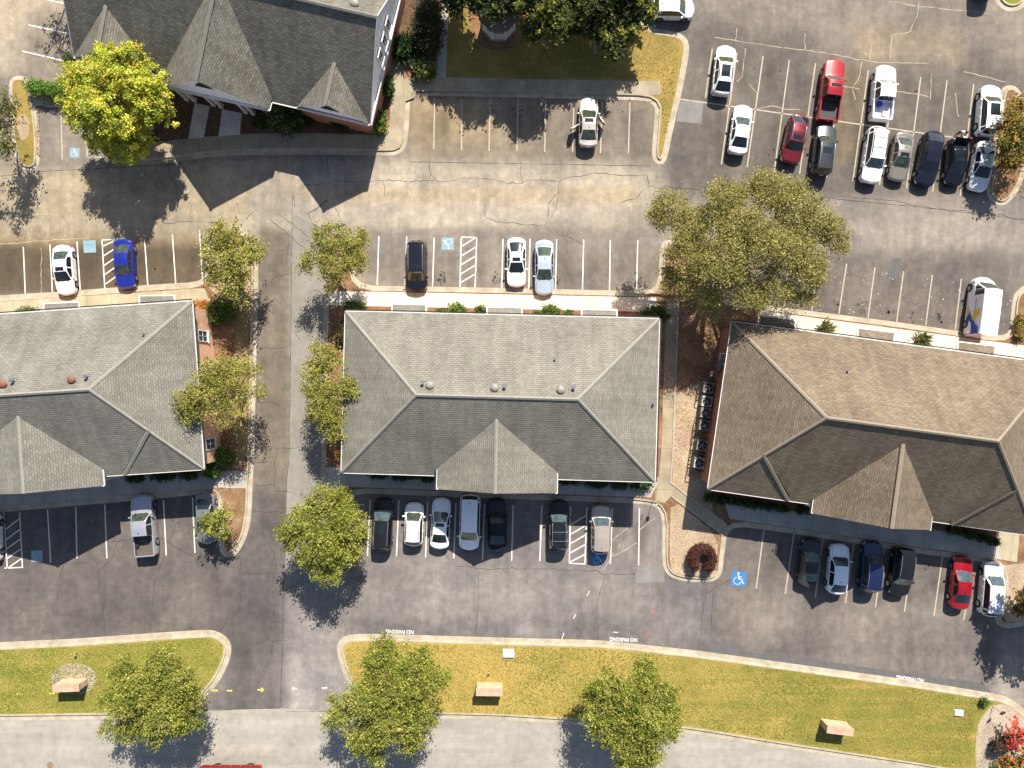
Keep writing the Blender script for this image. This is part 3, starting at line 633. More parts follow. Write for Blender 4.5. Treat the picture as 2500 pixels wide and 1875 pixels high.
def gutter(parent, a, b, w=.13, name='gutter'):
    mb = MB(); a = Vector(a); b = Vector(b); d = (b - a).normalized(); sd = Vector((d.y, -d.x, 0))
    mb.bar(a, b, w, .12)
    L = (b - a).length; n = max(int(L / 1.5), 1)
    o = mb.out(name, 'white', parent, world=True)
    k = MB()
    for i in range(1, n): 
        p = a.lerp(b, i / n); k.box(p + Vector((0, 0, .07)), (.05, .05, .02))
    t = MB(); t.bar(a - sd * .16 + Vector((0, 0, .05)), b - sd * .16 + Vector((0, 0, .05)), .10, .02); tr = t.out('gutter_trough', 'dark'); l = tr.location.copy(); tr.parent = o; tr.location = l - parent.location
    return o
def shed_canopy(parent, p0, p1, q0, q1, h0, h1, roofmat):
    """flat-pitched entry canopy: p0-p1 outer edge (px), q0-q1 where it dies under the eave"""
    a, b, c, d = W(*p0, h0), W(*p1, h0), W(*q1, h1), W(*q0, h1)
    mb = MB(); face(mb, [a, b, c, d]); o = mb.out('entry_canopy', roofmat, parent, world=True)
    def sub(m, nm, mt):
        s = m.out(nm, mt); l = s.location.copy(); s.parent = o; s.location = l - parent.location
    t = MB(); dn = Vector((0, 0, -.03))
    for x, y in ((a, b), (a, d), (b, c)): t.bar(x + dn, y + dn, .11, .14)
    sub(t, 'canopy_trim', 'white')
    t = MB(); face(t, [v + Vector((0, 0, -.16)) for v in (a, b, c, d)]); sub(t, 'soffit', 'white')
    return a, b
def round_vent(root, px, py, pl, mat, roofmat):
    p = hit(px, py, pl); t = MB(); t.cyl(p + Vector((0, 0, -.05)), .20, .30, 16)
    o = t.out('roof_vent', mat, root, True, True); d = MB(); d.dome(p + Vector((0, 0, .22)), .36, .20, 18)
    s = d.out('vent_cap', mat, None, True); l = s.location.copy(); s.parent = o; s.location = l - root.location
def pipe_vent(root, px, py, pl, sc=1):
    p = hit(px, py, pl); t = MB(); t.cyl(p + Vector((0, 0, -.05)), .09 * sc, .5 * sc, 10); t.cyl(p + Vector((0, 0, .42 * sc)), .15 * sc, .10 * sc, 10)
    t.box(p + Vector((0, 0, .035)), (.4 * sc, .4 * sc, .02)); t.out('vent_pipe', 'steel', root, True, True)
def hip_building(label, roofmat, capmat, wallmat, he, hr, eave, rW, rE, portico, canopies, winds, bump=None, inset_m=.38, hp=None):
    """eave: dict of px corners NW NE SE SW; portico: apex, ridge_end, wl, wf, el, ef (px)"""
    NW, NE, SE, SW = [W(*eave[k], he) for k in ('NW', 'NE', 'SE', 'SW')]
    RW, RE = W(*rW, hr), W(*rE, hr)
    c = (NW + NE + SE + SW) / 4
    root = thing('office_building', label, 'building', (c.x, c.y, 0))
    mb = MB(); face(mb, [NW, NE, RE, RW]); face(mb, [NE, SE, RE]); face(mb, [SE, SW, RW, RE]); face(mb, [SW, NW, RW])
    south = (SW, SE, RE); north = (NW, NE, RE); west = (SW, NW, RW); east = (NE, SE, RE)
    hp = hp or he + .35
    A = hit(*portico['apex'], south); hrp = A.z
    A2 = A + (A - W(*portico['end'], hrp)).normalized() * .25
    F = W(*portico['end'], hrp); wf = W(*portico['wf'], hp); ef = W(*portico['ef'], hp)
    wv = hit(*portico['wv'], (A2, F, wf)); ev = hit(*portico['ev'], (A2, F, ef))
    face(mb, [wf, F, A2, wv + Vector((0, 0, .03))]); face(mb, [ef, F, A2, ev + Vector((0, 0, .03))])
    gw_ = MB(); bk = (A - F).normalized() * .12; bk.z = 0; gw_.add([wf + bk, ef + bk, F + bk - Vector((0, 0, .05))], [(0, 1, 2)]); gw_.out('gable_siding', 'siding', root, world=True)
    if bump:
        for tri in bump:
            pts = []
            for (x, y, h) in tri: pts.append(hit(x, y, south if h == 's' else east if h == 'e' else west) + Vector((0, 0, .04)) if isinstance(h, str) else W(x, y, h))
            face(mb, pts)
    ro = mb.out('roof', roofmat, root, world=True)
    cm = MB(); lift = .05
    for a, b in ((RW, RE), (RW, NW), (RW, SW), (RE, NE), (RE, SE)): cap(cm, a, b)
    cap(cm, A2, F, .34)
    if bump:
        for tri in bump[:]:
            (x0, y0, h0), (x1, y1, h1) = tri[0], tri[1]
            a = hit(x0, y0, south if h0 == 's' else east if h0 == 'e' else west) if isinstance(h0, str) else W(x0, y0, h0)
            b = W(x1, y1, h1) if not isinstance(h1, str) else hit(x1, y1, south)
            cap(cm, a + Vector((0, 0, .05)), b + Vector((0, 0, .05)), .42)
    co_ = cm.out('ridge_cap', capmat); l = co_.location.copy(); co_.parent = ro; co_.location = l - root.location
    sf = MB(); dn = Vector((0, 0, -.16)); sf.add([v + dn for v in (NW, NE, SE, SW)], [(0, 1, 2, 3)]); sf.add([v + dn for v in (wf, ef, ev, wv)], [(0, 1, 2, 3)]); sf.out('soffit', 'white', root, world=True)
    fa = MB()
    g = Vector((0, 0, -.07))
    gutter(root, NW + g, NE + g); gutter(root, NE + g, SE + g); gutter(root, NW + g, SW + g)
    ws = hit(*portico['wv'], south); gutter(root, SW + g, SW.lerp(SE, max(min((wf.x - SW.x) / (SE.x - SW.x), 1), 0)) + g); gutter(root, SW.lerp(SE, (ef.x - SW.x) / (SE.x - SW.x)) + g, SE + g)
    gutter(root, wf + g, Vector((wv.x, wv.y, hp)) + g); gutter(root, ef + g, Vector((ev.x, ev.y, hp)) + g)
    bm_ = MB(); bm_.bar(wf + Vector((0, 0, -.1)), ef + Vector((0, 0, -.1)), .10, .28); bm_.out('gable_beam', 'white', root, world=True)
    # walls under the eaves
    cx = (NW + NE + SE + SW) / 4
    ins = inset([Vector(v[:2]) for v in (SW, SE, NE, NW)], inset_m)
    wallring(root, [(p.x, p.y) for p in ins], 0, he - .1, wallmat)
    for q in (.1, .36, .64, .9):
        p = wf.lerp(ef, q); inw = (A - F).normalized(); p = p + inw * .35
        m = MB(); m.cyl((p.x, p.y, .12), .17, hp - .3, 14); m.box((p.x, p.y, .2), (.45, .45, .2)); m.out('column', 'white', root, True, True)
    for s, q in winds:
        a, b = {'E': (1, 2), 'W': (3, 0), 'S': (0, 1), 'N': (2, 3)}[s]; p = ins[a].lerp(ins[b], q); d = (ins[b] - ins[a]).normalized(); n = Vector((d.y, -d.x, 0))
        window(root, Vector((p.x, p.y, 2.0)) if s in 'SN' else Vector((p.x, p.y, 2.35)), 1.0, 1.9, n)
    for cn in canopies: shed_canopy(root, *cn, 3.1, 3.75, roofmat)
    return root, north, south, east, west
rc, n_, s_, e_, w_ = hip_building('x', M['roof_c'], 'cap_l', 'brick', 4.8, 9.0,
    dict(NW=(843, 760), NE=(1610, 778), SE=(1599, 1177), SW=(833, 1154)), (1016, 964), (1411, 975),
    dict(apex=(1212, 1025), end=(1208.5, 1205), wv=(1068, 1140), wf=(1066, 1194), ev=(1361, 1148), ef=(1360, 1204)),
    [((957, 742), (1041, 744), (957, 775), (1041, 777)), ((1189, 749), (1274, 751), (1189, 782), (1274, 784)), ((1420, 755), (1506, 757), (1420, 788), (1506, 790))],
    [('S', .1), ('S', .25), ('S', .75), ('S', .9), ('W', .3), ('W', .7), ('N', .2), ('N', .5), ('N', .8)])
rc['label'] = 'middle office with pale grey hipped roof, three grey round vents and a gabled entrance porch'
for p in [(1050, 941), (1208, 947), (1369, 952)]: round_vent(rc, *p, n_, 'ventgrey', None)
for p in [(1033, 934), (1232, 942), (1400, 945)]: pipe_vent(rc, *p, n_)
pipe_vent(rc, 1354, 876, n_, .7); pipe_vent(rc, 1594, 984, e_, .8)
rl, n_, s_, e_, w_ = hip_building('x', M['roof_l'], 'cap_l', 'brick', 4.8, 9.0,
    dict(NW=(-420, 796), NE=(469, 735), SE=(498, 1146), SW=(-392, 1206)), (-110, 972), (216, 951),
    dict(apex=(43, 1017), end=(56, 1205), wv=(-150, 1160), wf=(-155, 1212), ev=(249, 1134), ef=(254, 1186)),
    [((107, 741), (193, 737), (107, 775), (193, 770)), ((340, 722), (426, 721), (342, 760), (428, 755)), ((-130, 758), (-45, 752), (-130, 795), (-45, 790))],
    [('E', .12), ('E', .37), ('E', .6), ('E', .82), ('S', .85), ('S', .7)],
    bump=[[(363, 1050, 'e'), (303, 1159, 4.75), (498.5, 1147, 4.78)], [(363, 1050, 's'), (303, 1159, 4.75), (303, 1147, 's')]])
rl['label'] = 'left office with grey hipped roof, rust coloured round vents and sunlit orange brick end wall'
for p in [(11, 938), (178, 927)]: round_vent(rl, *p, n_, 'terracotta', None)
for p in [(36, 929), (215, 919)]: pipe_vent(rl, *p, n_)
pipe_vent(rl, 353, 815, n_, .7)
rr, n_, s_, e_, w_ = hip_building('x', M['roof_r'], 'cap_r', 'brickred', 4.4, 10.2,
    dict(NW=(1787, 785), NE=(2590, 891), SE=(2531, 1309), SW=(1728, 1194.5)), (2019, 1020), (2438, 1077),
    dict(apex=(2206, 1084), end=(2178, 1291), wv=(1990, 1197), wf=(1982, 1253), ev=(2279, 1236), ef=(2272, 1294)),
    [((1853, 770), (1941, 781), (1850, 800), (1938, 812)), ((2095, 801), (2184, 812), (2092, 832), (2181, 843)), ((2339, 834), (2430, 845), (2336, 864), (2427, 876))],
    [('S', .1), ('S', .2), ('S', .8), ('S', .9), ('W', .2)],
    bump=[[(1864, 1108, 'w'), (1926, 1222, 4.35), (1727.5, 1195.5, 4.38)], [(1864, 1108, 's'), (1926, 1222, 4.35), (1928, 1210, 's')],
          [(2481, 1197, 's'), (2321, 1282, 4.35), (2531, 1310, 4.38)], [(2481, 1197, 's'), (2321, 1282, 4.35), (2320, 1268, 's')]])
rr['label'] = 'right office with brown shingle hipped roof and dark red brick end wall'
pipe_vent(rr, 2067, 905, n_, .7)
# wall boxes on the red brick end wall
for (x, y, a, b, c) in [(1757, 893, .25, 1.0, 1.2), (1741, 912, .3, .5, .5)]:
    pw = W(x, y, 2.2); m = MB(); m.box((pw.x, pw.y, 1.7), (a, b, c), R(-8)); m.out('meter_box', 'steel', rr, world=True)
# ------------------------------------------------------------------ church
def church():
    he, hr = 4.5, 9.77
    def G(x, y, h=0): return Vector(((x) / S, -(y) / S, h))     # offsets from the photo centre in ground pixels
    u = Vector((117.5, 25.5)).normalized(); perp = Vector((.212, -.977)).normalized()
    SE = Vector((-322, -590)); SWc = Vector((-997, -746)); u = (SE - SWc).normalized(); perp = Vector((u.y, -u.x))
    sp = 180.0
    RE, RWc = SE + perp * sp, SWc + perp * sp; NE, NWc = RE + perp * sp, RWc + perp * sp
    V = lambda p, h: G(p.x, p.y, h)
    root = thing('church', 'large church with steep dark shingle roof, three front gables and white siding', 'church', (V((SE + NWc) / 2, 0)))
    mb = MB(); se, sw, re, rw, ne, nw = V(SE, he), V(SWc, he), V(RE, hr), V(RWc, hr), V(NE, he), V(NWc, he)
    face(mb, [sw, se, re, rw]); face(mb, [nw, ne, re, rw])
    south = (sw, se, re); cm = MB(); cap(cm, rw, re, .34)
    wt = MB(); fa = []
    def gable(apexpx, lc, rc_, ridge_end, hrp, lv, rv, hg=he, columns=()):
        A = hit(*apexpx, south); L, Rr = W(*lc, hg), W(*rc_, hg)
        mid = (L + Rr) / 2; F = Vector((mid.x, mid.y, hrp)) if ridge_end is None else W(*ridge_end, hrp)
        A = Vector((A.x, A.y, hrp)) if abs(A.z - hrp) < 1.5 else A
        A = A + (A - F).normalized() * .4
        lvp, rvp = hit(*lv, (A, F, L)), hit(*rv, (A, F, Rr))
        for q in (lvp, rvp): q.z += .01
        face(mb, [L, F, A, lvp]); face(mb, [Rr, F, A, rvp]); cap(cm, A, F, .36)
        back = (A - F).normalized(); back.z = 0; back.normalize()
        off = back * .35
        gw = MB(); gw.add([L + off * .4, Rr + off * .4, F + off * .4 - Vector((0, 0, .06))], [(0, 1, 2)]); g = gw.out('gable_siding', 'siding', root, world=True)
        # battens, rake boards
        tr = MB()
        n = 12
        for i in range(1, n):
            p = L.lerp(Rr, i / n); top = (hrp - hg) * (1 - abs(i / n - .5) * 2) ; q = p + Vector((0, 0, top - .1))
            tr.bar(p + off * .36, q + off * .36, .03, .03)
        tr.bar(L + Vector((0, 0, -.06)), Rr + Vector((0, 0, -.06)), .16, .2)
        t = tr.out('gable_trim', 'white'); l = t.location.copy(); t.parent = g; t.location = l - root.location
        lw = MB(); cc = F + off * .3 - Vector((0, 0, 1.3)); along = (Rr - L).normalized()
        lw.add([cc - along * .9 - Vector((0, 0, .35)), cc + along * .9 - Vector((0, 0, .35)), cc + along * .1 + Vector((0, 0, .6)), cc - along * .1 + Vector((0, 0, .6))], [(0, 1, 2, 3)])
        t = lw.out('louvre', 'dark'); l = t.location.copy(); t.parent = g; t.location = l - root.location
        for e, v in ((L, lvp), (Rr, rvp)): gutter(root, e + Vector((0, 0, -.05)), Vector((v.x, v.y, hg - .05)), .14)
        s = MB(); s.add([L, Rr, rvp, lvp], [(0, 1, 2, 3)]); s.add([L + Vector((0, 0, -.02)), Rr + Vector((0, 0, -.02)), Rr + back * 2.0, L + back * 2.0], [(0, 1, 2, 3)])
        s.out('soffit', 'white', root, world=True)
        return L, Rr, F, back
    g2 = gable((530, -62), (394, 211), (658, 269), (477, 197), 8.44, (409, 128), (673, 186))
    g3 = gable((816, 139), (723, 262), (902, 305), None, 7.2, (728, 256), (902, 281))
    g1 = gable((257, 14), (181, 141), (387, 178), None, 7.4, (182, 132), (366, 170))
    ro = mb.out('roof', 'roof_ch', root, world=True)
    c_ = cm.out('ridge_cap', 'cap_ch'); l = c_.location.copy(); c_.parent = ro; c_.location = l - root.location
    # east and west gable ends: white siding above brick
    eu = Vector((u.x, -u.y, 0))
    for (a, b, c, sgn) in ((se, ne, re, 1), (sw, nw, rw, -1)):
        o_ = -eu * sgn * .12
        g = MB(); g.add([a + o_, b + o_, c + o_ - Vector((0, 0, .05))], [(0, 1, 2)]); gs = g.out('gable_siding', 'siding', root, world=True)
        t = MB(); t.bar(a - Vector((0, 0, .05)), c - Vector((0, 0, .08)), .06, .22); t.bar(b - Vector((0, 0, .05)), c - Vector((0, 0, .08)), .06, .22)
        for i in range(1, 20):
            p = a.lerp(b, i / 20); top = (hr - he) * (1 - abs(i / 20 - .5) * 2); t.bar(p - eu * sgn * .10, p - eu * sgn * .10 + Vector((0, 0, top - .1)), .03, .03)
        t.bar(a + Vector((0, 0, -.1)), b + Vector((0, 0, -.1)), .2, .25)
        tt = t.out('gable_trim', 'white'); l = tt.location.copy(); tt.parent = gs; tt.location = l - root.location
        if sgn > 0:
            for q in (.40, .50, .60):
                p = a.lerp(b, q - .02) + Vector((0, 0, 1.75)) + o_ * -.05; window(root, p, .85, 1.6, eu)
    ins = inset([Vector(v[:2]) for v in (sw, se, ne, nw)], .6)
    wallring(root, [(p.x, p.y) for p in ins], 0, he, 'brickred')
    # projecting bays under the gables
    for (L, Rr, F, back), dep, ins2 in ((g2, 1.3, .4), (g3, 1.25, .45), (g1, 1.2, .45)):
        al = (Rr - L).normalized(); a = L + al * ins2 + back * dep; b = Rr - al * ins2 + back * dep
        wallring(root, [(a.x, a.y), (b.x, b.y), ((b + back * 5).x, (b + back * 5).y), ((a + back * 5).x, (a + back * 5).y)], 0, he - .05, 'brickred')
        nrm = Vector((al.y, -al.x, 0)); nrm = -nrm if nrm.dot(back) > 0 else nrm
        for q in ((.2, .5, .8) if dep < 1 else (.38, .62)):
            p = a.lerp(b, q); window(root, Vector((p.x, p.y, 2.2)), 1.0, 1.9, nrm)
    L, Rr, F, back = g2
    for x, y in ((459, 243), (477, 246), (524, 256), (543, 261.5), (603, 274.5), (621, 278), (668, 289)):
        p = W(x, y); m = MB(); m.box((p.x, p.y, 2.2), (.30, .30, 4.4), R(-12)); m.box((p.x, p.y, .22), (.42, .42, .3), R(-12)); m.out('column', 'white', root, world=True)
    gutter(root, sw + Vector((0, 0, -.05)), se + Vector((0, 0, -.05)), .14)
    northp = (nw, ne, re); p = hit(867, 11, northp); m = MB(); m.cyl(p + Vector((0, 0, -.05)), .25, .3, 14); m.dome(p + Vector((0, 0, .2)), .38, .2, 14); m.out('roof_vent', 'ventgrey', root, True, True)
church()
# ------------------------------------------------------------------ gazebo
def gazebo():
    c = W(1218, 63); root = thing('gazebo', 'small octagonal gazebo with dark shingle roof and white railing under the trees', 'gazebo', (c.x, c.y, .13))
    def oc(r, z, n=8): return [Vector((r * math.cos(R(22.5 + 45 * i)), r * math.sin(R(22.5 + 45 * i)), z)) for i in range(n)]
    m = MB(); a, b = oc(1.75, 0), oc(1.75, .2); m.add(a + b, [list(range(8, 16))] + [(i, (i + 1) % 8, 8 + (i + 1) % 8, 8 + i) for i in range(8)]); m.out('deck', 'ventgrey', root)
    m = MB(); e = oc(2.0, 2.35); t = Vector((0, 0, 3.6))
    for i in range(8): pts = [e[i], e[(i + 1) % 8], t]; m.add(pts, [(0, 1, 2)], slope_uv(pts))
    m.out('roof', 'roof_ch', root)
    m = MB(); m.cyl((0, 0, 3.6), .22, .35, 8); m.cyl((0, 0, 3.95), .34, .3, 8, .03); m.out('cupola', 'white', root)
    for i, p in enumerate(oc(1.62, .2)): m = MB(); m.box(p + Vector((0, 0, 1.2)), (.12, .12, 2.4), R(45 * i)); m.out('post', 'white', root)
    q = oc(1.62, .2)
    for i in range(8):
        if i == 1: continue
        a, b = q[i], q[(i + 1) % 8]; m = MB(); m.bar(a + Vector((0, 0, .95)), b + Vector((0, 0, .95)), .08, .06); m.bar(a + Vector((0, 0, .12)), b + Vector((0, 0, .12)), .06, .05)
        for k in range(1, 10): p = a.lerp(b, k / 10); m.bar(p + Vector((0, 0, .1)), p + Vector((0, 0, .95)), .06, .06)
        m.out('railing', 'white', root)
gazebo()
# ------------------------------------------------------------------ small fixed things
def acunit(px, py, label, top, cage=True):
    c = W(px, py, .9); r = thing('air_conditioner', label, 'air conditioner', (c.x, c.y, .14), R(-8), 'air conditioners along the red brick wall'); r.scale = (1.22, 1.22, 1.1)
    m = MB(); s = .80
    m.box((0, 0, .04), (1.0, 1.0, .08)); m.out('base_slab', 'kerb', r)
    m = MB(); m.box((0, 0, .48), (s, s, .80)); 
    for k in range(9): 
        for sx in (-1, 1): m.box((sx * (s / 2 + .008), 0, .16 + k * .08), (.014, s * .9, .03)); m.box((0, sx * (s / 2 + .008), .16 + k * .08), (s * .9, .014, .03))
    m.out('cabinet', top, r)
    m = MB(); m.cyl((0, 0, .885), .34, .012, 24); m.out('fan_opening', 'black', r)
    m = MB(); m.cyl((0, 0, .90), .10, .03, 12)
    for k in range(5): t = 2 * math.pi * k / 5; m.box((.19 * math.cos(t), .19 * math.sin(t), .905), (.22, .11, .008), t, Matrix.Rotation(R(14), 3, 'X'))
    m.out('fan', 'steel', r)
    m = MB(); 
    for rad in (.12, .2, .28, .34):
        pts = [(rad * math.cos(t), rad * math.sin(t), .935) for t in np.linspace(0, 2 * math.pi, 20)]
        m.tube(pts, [.007] * 20, 4, False)
    m.out('fan_guard', 'dark', r)
    if cage:
        m = MB(); k = .58
        for z in (.55, 1.15):
            for a, b in (((-k, -k), (k, -k)), ((k, -k), (k, k)), ((k, k), (-k, k)), ((-k, k), (-k, -k))): m.bar((*a, z), (*b, z), .045, .045)
        for a in ((-k, -k), (k, -k), (k, k), (-k, k)): m.bar((*a, 0), (*a, 1.15), .05, .05)
        m.out('security_cage', 'dark', r)
ACL = ['dark caged air conditioner nearest the meter box', 'grey round-topped air conditioner second from the meter box', 'dull grey air conditioner third from the meter box', 'black caged air conditioner fourth in the row', 'black caged air conditioner fifth in the row with a wide gap before it', 'pale topped caged air conditioner nearest the corner path']
for i, (x, y) in enumerate([(1729, 947), (1725, 980), (1722, 1008), (1719, 1038), (1713, 1087), (1706, 1130)]):
    acunit(x, y, ACL[i], ('ventgrey', 'acgrey', 'ventgrey', 'ventgrey', 'ventgrey', 'acgrey')[i], i not in (1, 2))
def sign(px, py, rot, label):
    c = W(px, py); r = thing('monument_sign', label, 'sign', (c.x, c.y, .12), R(rot), 'brick monument signs on the grass')
    m = MB(); wd, dp, h = 2.45, .62, 1.42
    for (a, b) in (((-wd/2, -dp/2), (wd/2, -dp/2)), ((wd/2, -dp/2), (wd/2, dp/2)), ((wd/2, dp/2), (-wd/2, dp/2)), ((-wd/2, dp/2), (-wd/2, -dp/2))):
        L = abs(a[0] - b[0]) + abs(a[1] - b[1]); m.add([(*a, 0), (*b, 0), (*b, h), (*a, h)], [(0, 1, 2, 3)], [(0, 0), (L, 0), (L, h), (0, h)])
    m.out('brick_body', 'bricksign', r)
    m = MB(); m.add([(-wd/2-.05, -dp/2-.05, h), (wd/2+.05, -dp/2-.05, h), (wd/2+.05, dp/2+.05, h), (-wd/2-.05, dp/2+.05, h), (-wd/2-.05, -dp/2-.05, h+.10), (wd/2+.05, -dp/2-.05, h+.10), (wd/2+.05, dp/2+.05, h+.10), (-wd/2-.05, dp/2+.05, h+.10)], [(4, 5, 6, 7), (0, 1, 5, 4), (1, 2, 6, 5), (2, 3, 7, 6), (3, 0, 4, 7), (3, 2, 1, 0)])
    m.out('coping', brick('brick_coping', (.36, .19, .12), (.50, .31, .21), (.46, .34, .26), .075, .3), r)
sign(187, 1662, 2, 'pale orange brick sign in a round gravel bed on the left lawn')
sign(1196, 1672, -1, 'tan brick sign on browned grass between the two big lawn trees')
sign(2032, 1764, -7, 'pinkish brick sign on the green grass at the lower right')
def utilbox(px, py, a, b, h, label, mat='white', rz=0, name='utility_box'):
    c = W(px, py); r = thing(name, label, 'utility box', (c.x, c.y, .12), R(rz)); m = MB(); m.box((0, 0, .02), (a + .16, b + .16, .04)); m.out('concrete_collar', 'kerb', r)
    m = MB(); m.box((0, 0, .04 + h / 2), (a, b, h)); m.box((0, 0, .05 + h), (a * .9, b * .88, .03)); m.out('lid', mat, r)
utilbox(1241.5, 1593, 1.05, .75, .14, 'white utility cover in the grass beside the kerb below the lot')
utilbox(2337, 1738, .82, .52, .14, 'small white utility cover on green grass near the gravel bed', rz=-6)
utilbox(1006, 150, .9, .7, .5, 'grey utility box between the spiky bush and a round shrub', 'ventgrey', 5)
for x, y, l in [(189, 1594, 'small spotlight in the grass above the gravel bed sign'), (1194, 1637, 'small spotlight in the grass above the middle brick sign')]:
    c = W(x, y); r = thing('spotlight', l, 'spotlight', (c.x, c.y, .13)); m = MB(); m.cyl((0, 0, 0), .03, .25, 8); m.out('stake', 'dark', r, True); m = MB(); m.tube([(0, .02, .22), (0, -.16, .34)], [.07, .11], 12); m.out('lamp_head', 'ventgrey', r, True)
m = MB(); c = W(122.5, 1868); m.cyl((c.x, c.y, 0), .32, .012, 24); o = m.out('manhole_cover', mnoise('rust_iron', (.16, .10, .06), (.26, .17, .10), 8)); tag(o, 'round brown manhole cover in the street at the lower left', 'manhole cover')
def postsign(px, py, h, label, rot=0, wd=.32, ht=.45, mat='white'):
    c = W(px, py); r = thing('sign_post', label, 'sign', (c.x, c.y, .13), R(rot)); m = MB(); m.cyl((0, 0, 0), .03, h, 8); m.out('post', 'steel', r, True)
    m = MB(); m.box((0, -.04, h - ht / 2), (wd, .02, ht)); m.out('sign_panel', mat, r)
postsign(2421, 1723, 1.5, 'small dark post sign on the gravel at the lower right corner', 30, .5, .35, 'dark')
postsign(1592, 1224, 1.7, 'parking sign post at the east end of the middle front pavement', 0)
postsign(1847, 757, 1.8, 'parking sign post near the big olive tree trunk', -8, mat='dark')
# black arched drain outlets painted as openings in kerbs are skipped; leaf piles are in the litter
def bench(px, py, rz, label):
    c = W(px, py, .4); r = thing('bench', label, 'bench', (c.x, c.y, .15), R(rz))
    m = MB()
    for k in range(4): m.box((0, -.18 + k * .12, .44), (1.25, .09, .04))
    m.out('seat', 'ventgrey', r); m = MB()
    for k in range(3): m.box((0, .27, .55 + k * .12), (1.25, .04, .09))
    m.out('backrest', 'ventgrey', r)
    for sx in (-1, 1): m = MB(); m.box((sx * .5, 0, .21), (.06, .42, .42)); m.out('leg', 'dark', r)
bench(268, 1158, 176, 'grey bench beside the porch of the left office')
bench(1976, 1226, 172, 'grey bench beside the porch of the right office')
# red trailer with hoops at the bottom edge of the street
def trailer():
    c = W(566, 1897, .8); r = thing('red_trailer', 'long red trailer top with a row of dark metal hoops at the bottom edge', 'trailer', (c.x, c.y, 0), 0)
    m = MB(); m.box((0, 0, .8), (5.6, 2.1, .5)); m.box((0, 0, 1.1), (6.0, 2.4, .12)); m.out('body', 'red', r)
    m = MB(); m.box((2.95, .9, 1.12), (.14, .4, .1)); m.out('reflector', 'tail', r)
    for k in range(6):
        x = -2.35 + k * .95; m = MB(); pts = [(x + .35 * math.cos(t), 1.22 + .20 * math.sin(t), 1.12 + .22 * math.sin(t)) for t in np.linspace(0, 2 * math.pi, 22)]
        m.tube(pts, [.03] * 22, 6, False); m.out('hoop', 'dark', r, True)
    for sx in (-1.6, 1.6):
        for sy in (-1, 1): m = MB(); m.tube([(sx, sy * .65, .38), (sx, sy * .92, .38)], [.38, .38], 20); m.out('wheel', 'black', r, True)
trailer()
# ------------------------------------------------------------------ vehicles
KINDS = {  # tb tr tf tc : base/top of rear glass, top/base of windscreen (0 rear .. 1 front)
 'sedan':  dict(W=1.84, H=1.45, tb=.13, tr=.30, tf=.545, tc=.715, zd=1.00, zb=.92, zc=.95, zh=.74, roof=.70),
 'coupe':  dict(W=1.84, H=1.38, tb=.10, tr=.30, tf=.52, tc=.70, zd=1.00, zb=.90, zc=.92, zh=.70, roof=.66),
 'suv':    dict(W=1.94, H=1.74, tb=.025, tr=.095, tf=.60, tc=.735, zd=1.12, zb=1.08, zc=1.12, zh=.92, roof=.74),
 'hatch':  dict(W=1.84, H=1.58, tb=.03, tr=.13, tf=.60, tc=.76, zd=1.02, zb=.98, zc=1.02, zh=.82, roof=.72),
 'cross':  dict(W=1.92, H=1.60, tb=.05, tr=.22, tf=.59, tc=.735, zd=1.12, zb=1.02, zc=1.04, zh=.84, roof=.70),
 'minivan':dict(W=1.98, H=1.76, tb=.02, tr=.07, tf=.64, tc=.80, zd=1.08, zb=1.02, zc=1.05, zh=.84, roof=.76),
 'van':    dict(W=2.02, H=2.62, tb=.004, tr=.02, tf=.77, tc=.90, zd=1.25, zb=1.25, zc=1.30, zh=1.05, roof=.84),
 'pickup': dict(W=2.02, H=1.88, tb=.345, tr=.365, tf=.60, tc=.70, zd=1.16, zb=1.16, zc=1.20, zh=1.05, roof=.72, bed=.34),
}
def lerpt(t, pts):
    for (a, x), (b, y) in zip(pts, pts[1:]):
        if t <= b: return x + (y - x) * (t - a) / max(b - a, 1e-6)
    return pts[-1][1]
def sstep(t): t = max(0, min(1, t)); return t * t * (3 - 2 * t)
PAINT = {}
def paint(name, c, metal=.0, rough=.28):
    if name not in PAINT:
        dkp = max(c) < .06; m = plain('paint_' + name, c, .12 if dkp else rough, metal * (.4 if dkp else 1), .0 if dkp else .7, .35 if dkp else .5, .03); PAINT[name] = m
    return PAINT[name]
